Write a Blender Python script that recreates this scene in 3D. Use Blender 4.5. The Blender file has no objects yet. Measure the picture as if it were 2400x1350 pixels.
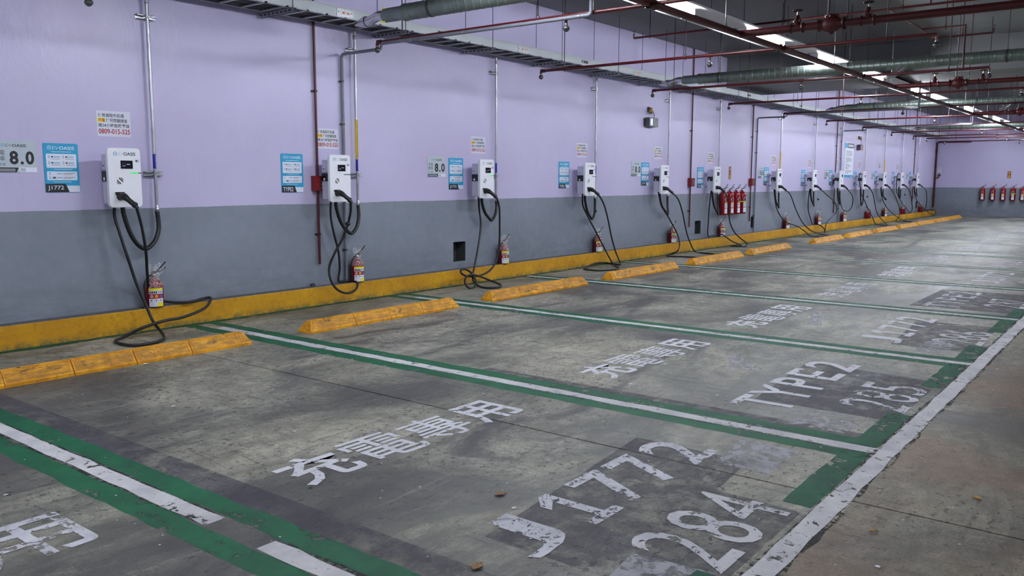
import bpy, bmesh, math, random
from mathutils import Vector, Matrix
random.seed(7)
R = math.radians
SC = bpy.context.scene
COL = SC.collection

# ------------------------------------------------------------------ camera
cam_data = bpy.data.cameras.new('camera')
cam_data.sensor_width = 36.0
cam_data.lens = 1971.08 / 2400.0 * 36.0
cam_data.clip_start = 0.05
cam_data.clip_end = 200
cam = bpy.data.objects.new('camera', cam_data)
COL.objects.link(cam)
_yaw, _pitch, _roll = R(52.21437673), R(7.36628257), R(0.15082819)
_d = Vector((math.cos(_pitch) * math.sin(_yaw), math.cos(_pitch) * math.cos(_yaw), -math.sin(_pitch)))
_r0 = Vector((math.cos(_yaw), -math.sin(_yaw), 0))
_u0 = _r0.cross(_d)
_r = _r0 * math.cos(_roll) + _u0 * math.sin(_roll)
_u = -_r0 * math.sin(_roll) + _u0 * math.cos(_roll)
_m = Matrix((( _r.x, _u.x, -_d.x), (_r.y, _u.y, -_d.y), (_r.z, _u.z, -_d.z))).to_4x4()
_m.translation = Vector((0, -7.088, 1.32))
cam.matrix_world = _m
SC.camera = cam

# ------------------------------------------------------------------ world and exposure
w = bpy.data.worlds.new('world'); SC.world = w
w.use_nodes = True
w.node_tree.nodes['Background'].inputs[0].default_value = (0.5, 0.55, 0.6, 1)
w.node_tree.nodes['Background'].inputs[1].default_value = 0.02
SC.view_settings.view_transform = 'Standard'
SC.view_settings.look = 'None'
SC.view_settings.exposure = 0.0
SC.view_settings.gamma = 1.0
SC.view_settings.use_curve_mapping = False
TUBE_POWER = 175.0      # emission of the fluorescent tubes

# dimensions of the place (metres)
WALL_X0, WALL_X1, ROOM_Y = -9.0, 35.3, -17.0
CEIL, KERB_H, KERB_D, SPLIT = 3.70, 0.194, 0.118, 1.06

# ------------------------------------------------------------------ materials
def lin(c):
    return tuple(((v / 255.0) / 12.92 if v / 255.0 <= 0.04045 else ((v / 255.0 + 0.055) / 1.055) ** 2.4) for v in c)

class NT:
    def __init__(self, name):
        self.m = bpy.data.materials.new(name); self.m.use_nodes = True
        self.t = self.m.node_tree; self.t.nodes.clear()
        self.out = self.t.nodes.new('ShaderNodeOutputMaterial')
    def n(self, typ, **kw):
        nd = self.t.nodes.new('ShaderNode' + typ)
        for k, v in kw.items():
            if k.startswith('_'): setattr(nd, k[1:], v)
            else:
                key = int(k[1:]) if k[0] == 'i' and k[1:].isdigit() else k.replace('_', ' ')
                if isinstance(v, bpy.types.NodeSocket): self.t.links.new(v, nd.inputs[key])
                else: nd.inputs[key].default_value = v
        return nd
    def link(self, a, b): self.t.links.new(a, b)
    def pos(self, scale=(1, 1, 1), rot=(0, 0, 0), obj=False):
        if obj: s = self.n('TexCoord').outputs['Object']
        else: s = self.n('NewGeometry').outputs['Position']
        mp = self.n('Mapping'); mp.inputs['Scale'].default_value = scale; mp.inputs['Rotation'].default_value = rot
        self.link(s, mp.inputs['Vector']); return mp.outputs[0]
    def noise(self, vec, scale, detail=4, rough=0.6, dist=0.0):
        nd = self.n('TexNoise', Vector=vec, Scale=scale, Detail=detail, Roughness=rough, Distortion=dist)
        return nd.outputs['Fac']
    def ramp(self, fac, stops):
        nd = self.n('ValToRGB', Fac=fac); cr = nd.color_ramp
        while len(cr.elements) < len(stops): cr.elements.new(0.5)
        for e, (p, c) in zip(cr.elements, stops):
            e.position = p
            e.color = (c, c, c, 1) if isinstance(c, (int, float)) else (*c, 1)
        return nd.outputs[0]
    def mix(self, fac, a, b, mode='MIX'):
        nd = self.t.nodes.new('ShaderNodeMix'); nd.data_type = 'RGBA'; nd.blend_type = mode
        for sock, v in ((nd.inputs[0], fac), (nd.inputs[6], a), (nd.inputs[7], b)):
            if isinstance(v, bpy.types.NodeSocket): self.link(v, sock)
            elif isinstance(v, (int, float)): sock.default_value = v if sock == nd.inputs[0] else (v, v, v, 1)
            else: sock.default_value = (*v, 1)
        return nd.outputs[2]
    def math(self, op, a, b=0.0, c=None):
        nd = self.t.nodes.new('ShaderNodeMath'); nd.operation = op
        for i, v in enumerate((a, b, c)):
            if v is None: continue
            if isinstance(v, bpy.types.NodeSocket): self.link(v, nd.inputs[i])
            else: nd.inputs[i].default_value = v
        return nd.outputs[0]
    def bsdf(self, color, rough=0.5, metal=0.0, bump=None, bump_s=0.2, bump_d=0.01, spec=0.5, **kw):
        b = self.n('BsdfPrincipled')
        for key, v in (('Base Color', color), ('Roughness', rough), ('Metallic', metal), ('Specular IOR Level', spec)):
            if isinstance(v, bpy.types.NodeSocket): self.link(v, b.inputs[key])
            elif isinstance(v, (int, float)): b.inputs[key].default_value = v
            else: b.inputs[key].default_value = (*v, 1)
        for k, v in kw.items(): b.inputs[k.replace('_', ' ')].default_value = v
        if bump is not None:
            bp = self.n('Bump', Strength=bump_s, Distance=bump_d, Height=bump)
            self.link(bp.outputs[0], b.inputs['Normal'])
        return b.outputs[0]
    def done(self, sh):
        self.link(sh, self.out.inputs[0]); return self.m

M = {}
def simple(name, rgb, rough=0.5, metal=0.0, var=0.12, scale=8.0, spec=0.5):
    t = NT(name); c = lin(rgb); v = t.noise(t.pos(obj=True), scale, 3)
    col = t.mix(t.ramp(v, [(0.3, 0.0), (0.7, 1.0)]), tuple(x * (1 - var) for x in c), tuple(min(1, x * (1 + var)) for x in c))
    M[name] = t.done(t.bsdf(col, rough, metal, v, 0.05, 0.002, spec)); return M[name]
def emit(name, rgb, strength):
    t = NT(name); e = t.n('Emission', Color=(*lin(rgb), 1), Strength=strength); M[name] = t.done(e.outputs[0])

def mat_wall():
    t = NT('wall_paint')
    g = t.n('NewGeometry').outputs['Position']
    sep = t.n('SeparateXYZ', Vector=g)
    edge = t.noise(t.pos((1, 1, 1)), 1.1, 6, 0.7)
    z = t.math('ADD', sep.outputs[2], t.math('MULTIPLY', t.math('SUBTRACT', edge, 0.5), 0.03))
    up = t.math('GREATER_THAN', z, SPLIT)
    big = t.noise(t.pos(), 0.7, 5, 0.55, 0.6)
    fine = t.noise(t.pos(), 9, 5, 0.6)
    lil = t.mix(t.ramp(big, [(0.3, 0.0), (0.7, 1.0)]), lin((190, 182, 217)), lin((198, 193, 226)))
    lil = t.mix(t.ramp(t.noise(t.pos((1, 1, 0.8)), 1.6, 4, 0.7), [(0.55, 0.0), (0.8, 0.35)]), lil, lin((206, 204, 222)))
    gry = t.mix(t.ramp(big, [(0.3, 0.0), (0.7, 1.0)]), lin((118, 127, 140)), lin((131, 140, 152)))
    dirt = t.math('MULTIPLY', t.ramp(sep.outputs[2], [(0.19, 1.0), (0.55, 0.0)]), t.ramp(t.noise(t.pos((0.6, 1, 3)), 3, 5, 0.7), [(0.4, 0.1), (0.7, 0.7)]))
    gry = t.mix(dirt, gry, lin((92, 98, 106)))
    scuff = t.ramp(t.noise(t.pos((1.5, 1, 9)), 3.0, 6, 0.75, 1.5), [(0.68, 0.0), (0.72, 0.5)])
    gry = t.mix(scuff, gry, lin((84, 88, 96)))
    col = t.mix(up, gry, lil)
    col = t.mix(t.ramp(fine, [(0.4, 0.0), (0.8, 0.10)]), col, (0.55, 0.52, 0.6))
    wav = t.noise(t.pos((1, 1, 0.6)), 3.2, 6, 0.62, 0.4)
    h = t.math('ADD', wav, t.math('MULTIPLY', fine, 0.12))
    rough = t.ramp(big, [(0.3, 0.34), (0.7, 0.5)])
    M['wall'] = t.done(t.bsdf(col, rough, 0, h, 0.35, 0.03))

def mat_floor():
    t = NT('concrete_floor')
    a = t.noise(t.pos((0.7, 1.1, 1), (0, 0, R(8))), 0.62, 9, 0.62, 0.9)
    b = t.noise(t.pos((0.55, 1.15, 1), (0, 0, R(14))), 1.05, 10, 0.70, 1.2)
    c = t.noise(t.pos(), 12, 8, 0.75)
    e = t.noise(t.pos(), 3.2, 9, 0.75, 0.6)
    col = t.ramp(a, [(0.39, lin((80, 80, 73))), (0.46, lin((116, 116, 104))), (0.53, lin((160, 159, 142))), (0.62, lin((194, 191, 172)))])
    col = t.mix(t.ramp(e, [(0.42, 0.45), (0.56, 0.0)]), col, lin((86, 84, 74)))
    col = t.mix(t.ramp(b, [(0.40, 0.9), (0.50, 0.0)]), col, lin((66, 66, 62)))
    col = t.mix(t.ramp(b, [(0.55, 0.0), (0.66, 0.55)]), col, lin((186, 182, 162)))
    # sweeps rubbed along and across the bays by tyres
    s = t.noise(t.pos((0.5, 3.2, 1), (0, 0, R(18))), 1.7, 9, 0.72, 1.8)
    col = t.mix(t.ramp(s, [(0.54, 0.0), (0.66, 0.5)]), col, lin((62, 62, 58)))
    col = t.mix(t.ramp(s, [(0.32, 0.4), (0.42, 0.0)]), col, lin((190, 188, 172)))
    s2 = t.noise(t.pos((8, 1.1, 1), (0, 0, R(-20))), 1.7, 8, 0.80, 1.2)
    sa = t.ramp(t.noise(t.pos(), 1.1, 3, 0.5, 0.3), [(0.50, 0.0), (0.56, 1.0)])
    col = t.mix(t.math('MULTIPLY', sa, t.ramp(s2, [(0.55, 0.0), (0.60, 0.6)])), col, lin((44, 43, 40)))
    # tyre tread arcs
    wv = t.n('TexWave', _wave_type='BANDS', _bands_direction='DIAGONAL', Vector=t.pos((1, 1, 1), (0, 0, R(30))), Scale=9.0, Distortion=14.0, Detail=4.0, Detail_Scale=0.7)
    patch = t.ramp(t.noise(t.pos(), 0.8, 3, 0.5), [(0.52, 0.0), (0.62, 0.2)])
    tr = t.math('MULTIPLY', t.ramp(wv.outputs['Fac'], [(0.72, 0.0), (0.92, 1.0)]), patch)
    col = t.mix(tr, col, lin((54, 52, 48)))
    # dark pits and grease spots
    pit = t.noise(t.pos((1, 1.25, 1)), 24, 3, 0.55, 0.0)
    area = t.ramp(t.noise(t.pos(), 0.9, 5, 0.65), [(0.38, 0.0), (0.50, 1.0)])
    pf = t.math('MULTIPLY', t.ramp(pit, [(0.60, 0.0), (0.635, 0.8)]), area)
    col = t.mix(pf, col, lin((40, 38, 35)))
    sep = t.n('SeparateXYZ', Vector=t.n('NewGeometry').outputs['Position'])
    # brown grime worn into the driving lane outside the bays
    inlane = t.math('LESS_THAN', sep.outputs[1], -6.16)
    lane = t.math('MULTIPLY', inlane, t.ramp(t.noise(t.pos((1, .7, 1)), 0.9, 5, 0.6, 0.5), [(0.46, 0.0), (0.66, 0.6)]))
    col = t.mix(t.math('MULTIPLY', inlane, 0.42), col, lin((92, 80, 68)))
    col = t.mix(lane, col, lin((150, 118, 88)))
    col = t.mix(t.ramp(c, [(0.35, 0.45), (0.60, 0.0)]), col, lin((54, 54, 50)))
    col = t.mix(t.ramp(c, [(0.60, 0.0), (0.75, 0.25)]), col, lin((180, 178, 166)))
    grain = t.noise(t.pos(), 80, 4, 0.75)
    col = t.mix(t.ramp(grain, [(0.38, 0.4), (0.55, 0.0)]), col, lin((44, 44, 40)))
    rough = t.ramp(b, [(0.35, 0.36), (0.65, 0.60)])
    h = t.math('SUBTRACT', t.math('ADD', t.math('MULTIPLY', c, 0.5), t.math('MULTIPLY', grain, 0.25)), pf)
    M['floor'] = t.done(t.bsdf(col, rough, 0, h, 0.45, 0.006))

def mat_paint(name, rgb, keep, scale, soft=0.05, rgb2=None, rough=0.66, top=1.0):
    """road paint worn through to the concrete; keep = level of the noise below which paint stays"""
    t = NT(name)
    a = t.noise(t.pos(), scale, 8, 0.72, 0.4)
    b = t.noise(t.pos(), scale * 0.16, 3, 0.5)
    v = t.math('ADD', a, t.math('MULTIPLY', t.math('SUBTRACT', b, 0.5), 0.35))
    mask = t.ramp(v, [(keep, top), (min(1, keep + soft), 0.0)])
    c = t.mix(t.ramp(t.noise(t.pos((1, 1, 1)), 5, 5, 0.7), [(0.35, 0.0), (0.65, 1.0)]), lin(rgb), lin(rgb2 or tuple(x * 0.82 for x in rgb)))
    sh = t.bsdf(c, rough, 0, a, 0.25, 0.004, 0.3)
    mx = t.n('MixShader', i0=mask); t.link(t.n('BsdfTransparent').outputs[0], mx.inputs[1]); t.link(sh, mx.inputs[2])
    M[name] = t.done(mx.outputs[0])

def mat_kerb():
    t = NT('kerb_paint')
    sep = t.n('SeparateXYZ', Vector=t.n('NewGeometry').outputs['Position'])
    a = t.noise(t.pos(), 2.4, 6, 0.65); b = t.noise(t.pos(), 30, 5, 0.7)
    y = t.mix(t.ramp(a, [(0.35, 0.0), (0.65, 1.0)]), lin((186, 132, 6)), lin((214, 160, 14)))
    y = t.mix(t.ramp(b, [(0.30, 0.45), (0.5, 0.0)]), y, lin((110, 84, 18)))
    low = t.math('MULTIPLY', t.ramp(sep.outputs[2], [(0.0, 1.0), (0.06, 0.0)]), 0.9)
    lw = t.math('MULTIPLY', low, t.ramp(t.noise(t.pos(), 12, 5, 0.7), [(0.4, 0.0), (0.6, 1.0)]))
    y = t.mix(lw, y, lin((62, 84, 62)))
    drips = t.ramp(t.noise(t.pos((7, 1, 0.5)), 1.3, 5, 0.7), [(0.6, 0.0), (0.75, 0.35)])
    y = t.mix(drips, y, lin((140, 104, 14)))
    g = t.mix(t.ramp(b, [(0.3, 0.0), (0.7, 1.0)]), lin((70, 70, 72)), lin((104, 104, 106)))
    top = t.math('GREATER_THAN', sep.outputs[2], KERB_H - 0.004)
    M['kerb'] = t.done(t.bsdf(t.mix(top, y, g), 0.55, 0, b, 0.3, 0.004))

def mat_stop(name, dirt, lines):
    t = NT(name)
    a = t.noise(t.pos(), 7, 6, 0.7, 0.5); b = t.noise(t.pos((2, 9, 9)), 5, 6, 0.75)
    c = t.mix(t.ramp(a, [(0.40, 0.0), (0.58, 1.0)]), lin((204, 138, 8)), lin((240, 172, 26)))
    c = t.mix(t.ramp(b, [(0.50 - dirt * .08, 0.0), (0.60 - dirt * .06, 0.35 + dirt * .2)]), c, lin((130, 94, 24)))
    c = t.mix(t.ramp(t.noise(t.pos((1, 2, 2)), 8, 8, 0.8, 0.6), [(0.585 - dirt * .02, 0.0), (0.63 - dirt * .02, 0.8)]), c, lin((44, 38, 26)))
    wv = t.n('TexWave', _wave_type='BANDS', _bands_direction='Z', Vector=t.pos((.2, .2, 1)), Scale=26.0, Distortion=0.6)
    if lines: c = t.mix(t.ramp(wv.outputs['Fac'], [(0.1, 0.35), (0.3, 0.0)]), c, lin((74, 54, 18)))
    M[name] = t.done(t.bsdf(c, 0.5, 0, t.math('ADD', wv.outputs['Fac'], a), 0.35 if lines else .1, 0.004))

def mat_metal(name, rgb, rough, metal=0.9, stain=0.3):
    t = NT(name); a = t.noise(t.pos(obj=True), 6, 5, 0.7)
    c = t.mix(t.ramp(a, [(0.35, 0.0), (0.7, 1.0)]), tuple(x * (1 - stain) for x in lin(rgb)), lin(rgb))
    M[name] = t.done(t.bsdf(c, rough, metal, a, 0.08, 0.003))

def mat_ceiling():
    t = NT('ceiling_paint')
    a = t.noise(t.pos(), 0.8, 5, 0.6); b = t.noise(t.pos((1, 4, 1)), 6, 5, 0.7, 1.0)
    c = t.mix(t.ramp(a, [(0.3, 0.0), (0.7, 1.0)]), lin((98, 100, 102)), lin((116, 118, 118)))
    c = t.mix(t.ramp(b, [(0.62, 0.0), (0.72, 0.5)]), c, lin((82, 84, 84)))
    M['ceiling'] = t.done(t.bsdf(c, 0.6, 0, b, 0.2, 0.01))

def mat_glass_bag():
    t = NT('clear_film')
    a = t.noise(t.pos(), 60, 4, 0.6)
    g = t.bsdf((0.85, 0.87, 0.9), 0.12, 0, a, 0.6, 0.004)
    mx = t.n('MixShader', i0=t.ramp(a, [(0.42, 0.08), (0.66, 0.42)]))
    t.link(t.n('BsdfTransparent').outputs[0], mx.inputs[1]); t.link(g, mx.inputs[2]); M['bag'] = t.done(mx.outputs[0])

mat_wall(); mat_floor(); mat_kerb(); mat_stop('stop', 0, False); mat_stop('stop_panel', 1, True); mat_ceiling(); mat_glass_bag()
mat_paint('paint_white', (214, 214, 214), 0.60, 16, 0.03, (184, 184, 188))
mat_paint('paint_letter', (224, 226, 230), 0.59, 22, 0.03, (204, 205, 212))
mat_paint('paint_worn', (220, 221, 226), 0.54, 26, 0.04, (182, 182, 190))
mat_paint('paint_number', (212, 212, 212), 0.565, 22, 0.03, (184, 184, 192))
mat_paint('paint_ghost', (202, 202, 208), 0.46, 18, 0.14, top=0.75)
mat_paint('paint_green', (16, 92, 58), 0.60, 9, 0.05, (12, 72, 48))
mat_paint('paint_green_worn', (18, 88, 58), 0.54, 14, 0.08, (14, 66, 48))
mat_paint('edge_grime', (34, 34, 32), 0.47, 30, 0.05, (28, 28, 26))
mat_paint('paint_patch', (98, 96, 108), 0.48, 7, 0.18, (84, 83, 94), top=0.5)
mat_metal('galv', (196, 200, 204), 0.38)
mat_metal('tray', (190, 197, 202), 0.5, 0.15, 0.08)
mat_metal('duct', (138, 152, 144), 0.40, 0.7, 0.35)
mat_metal('chrome', (214, 214, 216), 0.2)
mat_metal('steel_dark', (96, 98, 100), 0.4, 0.7)
simple('red_pipe', (72, 8, 12), 0.42)
simple('red_dark', (52, 10, 14), 0.5)
simple('red_box', (124, 14, 20), 0.45)
simple('red_ext', (132, 8, 20), 0.22)
simple('pvc', (116, 120, 130), 0.45)
simple('black', (14, 14, 16), 0.5)
simple('rubber', (18, 20, 23), 0.5)
simple('rod', (70, 76, 92), 0.5, 0.3)
simple('white_plastic', (236, 239, 246), 0.32, 0, 0.02)
simple('grey_plastic', (206, 204, 222), 0.4, 0, 0.03)
simple('panel_black', (14, 14, 18), 0.12)
simple('sign_teal', (36, 160, 206), 0.4, 0, 0.03)
simple('sign_grey', (186, 198, 208), 0.4, 0, 0.03)
simple('sign_white', (226, 232, 246), 0.4, 0, 0.02)
simple('paper', (214, 218, 232), 0.35, 0, 0.02)
simple('ink', (24, 24, 32), 0.5)
simple('ink_dim', (86, 90, 104), 0.5)
simple('ink_red', (170, 26, 40), 0.5)
simple('ink_light', (206, 210, 222), 0.5, 0, 0.02)
simple('yellow', (244, 232, 20), 0.5, 0, 0.03)
simple('yellow_label', (222, 186, 20), 0.5)
simple('blue_label', (24, 36, 150), 0.4)
simple('blue_dot', (40, 110, 210), 0.4)
simple('orange', (226, 120, 40), 0.5)
simple('lime', (150, 236, 40), 0.5)
simple('brass', (190, 160, 90), 0.35, 0.6)
simple('board_white', (226, 228, 232), 0.5, 0, 0.03)
simple('hole_dark', (52, 56, 56), 0.8)
simple('leaf', (140, 104, 62), 0.7, 0, 0.3, 40)
simple('leaf_yellow', (168, 132, 60), 0.7, 0, 0.3, 40)
simple('leaf_green', (60, 110, 70), 0.6, 0, 0.3, 40)
simple('chip', (210, 212, 214), 0.7)
emit('tube_on', (240, 244, 255), TUBE_POWER)
emit('led_green', (20, 230, 100), 1.6)
emit('led_red', (240, 50, 40), 1.6)
emit('screen_glow', (120, 110, 190), 0.5)

# ------------------------------------------------------------------ object helpers
def tag(o, label=None, cat=None, group=None, kind=None):
    if label: o['label'] = label
    if cat: o['category'] = cat
    if group: o['group'] = group
    if kind: o['kind'] = kind
    return o
def thing(name, loc, label, cat, group=None):
    o = bpy.data.objects.new(name, None); o.empty_display_size = 0.1
    COL.objects.link(o); o.location = loc; return tag(o, label, cat, group)
def put(name, mesh, parent, loc=(0, 0, 0)):
    o = bpy.data.objects.new(name, mesh); COL.objects.link(o); o.parent = parent; o.location = loc; return o

_txt = {}
ONE = ([(0, 0), (1, 0), (1, .15), (.66, .15), (.66, 1), (.40, 1), (.04, .80), (.04, .64), (.40, .78), (.40, .15), (0, .15)], [(0, 1, 2, 3, 9, 10), (3, 4, 5, 8, 9), (5, 6, 7, 8)])
def glyphs(s, bold=0.0):
    if s == '1': return ONE
    key = (s, bold)
    if key not in _txt:
        c = bpy.data.curves.new('lettering', 'FONT'); c.body = s; c.offset = bold; c.resolution_u = 3
        o = bpy.data.objects.new('lettering', c); COL.objects.link(o)
        me = bpy.data.meshes.new_from_object(o.evaluated_get(bpy.context.evaluated_depsgraph_get()))
        vs = [(v.co.x, v.co.y) for v in me.vertices]; fs = [tuple(p.vertices) for p in me.polygons]
        bpy.data.objects.remove(o); bpy.data.curves.remove(c); bpy.data.meshes.remove(me)
        xs = [v[0] for v in vs]; ys = [v[1] for v in vs]
        x0, x1, y0, y1 = min(xs), max(xs), min(ys), max(ys)
        _txt[key] = ([((x - x0) / (x1 - x0), (y - y0) / (y1 - y0)) for x, y in vs], fs)
    return _txt[key]

def smooth_path(pts, n=6):
    P = [Vector(p) for p in pts]
    if len(P) < 3: return P
    out = []
    for i in range(len(P) - 1):
        p0, p1, p2, p3 = P[max(i - 1, 0)], P[i], P[i + 1], P[min(i + 2, len(P) - 1)]
        for k in range(n):
            s = k / n
            out.append(0.5 * ((2 * p1) + (p2 - p0) * s + (2 * p0 - 5 * p1 + 4 * p2 - p3) * s * s + (3 * p1 - p0 - 3 * p2 + p3) * s ** 3))
    out.append(P[-1]); return out

class MB:
    def __init__(self): self.v = []; self.f = []; self.m = []; self.s = []; self.mats = []
    def mi(self, mat):
        if mat not in self.mats: self.mats.append(mat)
        return self.mats.index(mat)
    def add(self, vs, fs, mat, smooth=False):
        b = len(self.v); self.v += [tuple(p) for p in vs]; i = self.mi(mat)
        for f in fs:
            self.f.append(tuple(b + k for k in f)); self.m.append(i); self.s.append(smooth)
        return self
    def box(self, x0, x1, y0, y1, z0, z1, mat):
        vs = [(x, y, z) for z in (z0, z1) for y in (y0, y1) for x in (x0, x1)]
        return self.add(vs, [(0, 2, 3, 1), (4, 5, 7, 6), (0, 1, 5, 4), (1, 3, 7, 5), (3, 2, 6, 7), (2, 0, 4, 6)], mat)
    def tube(self, pts, r, mat, seg=8, cap=True, rr=None):
        P = [Vector(p) for p in pts]; P = [p for i, p in enumerate(P) if i == 0 or (p - P[i - 1]).length > 1e-5]
        n = len(P); T = []
        for i in range(n): T.append((P[min(i + 1, n - 1)] - P[max(i - 1, 0)]).normalized())
        a = Vector((0, 0, 1)) if abs(T[0].z) < 0.9 else Vector((1, 0, 0))
        u = T[0].cross(a).normalized(); vs = []
        for i in range(n):
            u = (u - T[i] * u.dot(T[i])).normalized(); q = T[i].cross(u)
            k = r if rr is None else rr[i]
            for j in range(seg):
                an = 2 * math.pi * j / seg; vs.append(P[i] + (u * math.cos(an) + q * math.sin(an)) * k)
        fs = [(i * seg + j, i * seg + (j + 1) % seg, (i + 1) * seg + (j + 1) % seg, (i + 1) * seg + j) for i in range(n - 1) for j in range(seg)]
        self.add(vs, fs, mat, True)
        if cap:
            self.add(vs[:seg], [tuple(range(seg))[::-1]], mat); self.add(vs[-seg:], [tuple(range(seg))], mat)
        return self
    def lathe(self, prof, mat, c=(0, 0, 0), axis='z', seg=16, smooth=True):
        """prof: list of (radius, height)"""
        vs = []
        for r, h in prof:
            for j in range(seg):
                an = 2 * math.pi * j / seg; a, b = r * math.cos(an), r * math.sin(an)
                p = {'z': (a, b, h), 'y': (a, h, -b), 'x': (h, a, b)}[axis]
                vs.append((p[0] + c[0], p[1] + c[1], p[2] + c[2]))
        n = len(prof)
        fs = [(i * seg + j, i * seg + (j + 1) % seg, (i + 1) * seg + (j + 1) % seg, (i + 1) * seg + j) for i in range(n - 1) for j in range(seg)]
        return self.add(vs, fs, mat, smooth)
    def poly(self, pts, mat): return self.add(pts, [tuple(range(len(pts)))], mat)
    def prism_y(self, outline, y0, y1, mat):
        """outline in x,z extruded from y0 (front) to y1"""
        n = len(outline); vs = [(x, y0, z) for x, z in outline] + [(x, y1, z) for x, z in outline]
        self.add(vs, [tuple(range(n)), tuple(range(2 * n - 1, n - 1, -1))] + [(i, n + i, n + (i + 1) % n, (i + 1) % n) for i in range(n)], mat); return self
    # flat print on a vertical plane facing -y: (x, z) rectangles and words
    def rect(self, x0, x1, z0, z1, y, mat): return self.poly([(x0, y, z0), (x1, y, z0), (x1, y, z1), (x0, y, z1)], mat)
    def word(self, s, x0, x1, z0, z1, y, mat, bold=0.0):
        vs, fs = glyphs(s, bold)
        return self.add([(x0 + a * (x1 - x0), y, z0 + b * (z1 - z0)) for a, b in vs], fs, mat)
    def floor_word(self, s, x0, x1, y0, y1, z, mat, bold=0.0):
        vs, fs = glyphs(s, bold)
        return self.add([(x0 + a * (x1 - x0), y0 + b * (y1 - y0), z) for a, b in vs], fs, mat)
    def ring(self, cx, cz, ro, ri, y, mat, a0=0, a1=360, seg=20):
        vs = []
        for i in range(seg + 1):
            a = R(a0 + (a1 - a0) * i / seg)
            vs += [(cx + ro * math.cos(a), y, cz + ro * math.sin(a)), (cx + ri * math.cos(a), y, cz + ri * math.sin(a))]
        return self.add(vs, [(2 * i, 2 * i + 1, 2 * i + 3, 2 * i + 2) for i in range(seg)], mat)
    def mesh(self, name):
        me = bpy.data.meshes.new(name); me.from_pydata(self.v, [], self.f)
        for k in self.mats: me.materials.append(M[k])
        me.polygons.foreach_set('material_index', self.m); me.polygons.foreach_set('use_smooth', self.s)
        me.update(); return me
    def build(self, name, parent=None, origin=None, kind=None):
        """verts are world coordinates; origin (default: the parent's location) becomes the local zero"""
        if origin is None: origin = parent_world(parent) if parent is not None else (0, 0, 0)
        ox, oy, oz = origin; self.v = [(x - ox, y - oy, z - oz) for x, y, z in self.v]
        o = bpy.data.objects.new(name, self.mesh(name)); COL.objects.link(o)
        if parent is None: o.location = origin
        else:
            o.parent = parent
        if kind: o['kind'] = kind
        return o
def parent_world(p):
    v = Vector((0, 0, 0))
    while p is not None: v += p.location; p = p.parent
    return tuple(v)
def rrect(x0, x1, z0, z1, r, n=5):
    out = []
    for cx, cz, a in ((x1 - r, z1 - r, 0), (x0 + r, z1 - r, 90), (x0 + r, z0 + r, 180), (x1 - r, z0 + r, 270)):
        for i in range(n + 1):
            t = R(a + 90 * i / n); out.append((cx + r * math.cos(t), cz + r * math.sin(t)))
    return out[::-1]
ORD = ['first', 'second', 'third', 'fourth', 'fifth', 'sixth', 'seventh', 'eighth', 'ninth', 'tenth', 'eleventh', 'twelfth', 'thirteenth', 'fourteenth', 'fifteenth', 'sixteenth', 'seventeenth', 'eighteenth']
LEFT = ['leftmost'] + [o + ' from the left' for o in ORD[1:]]

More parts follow.
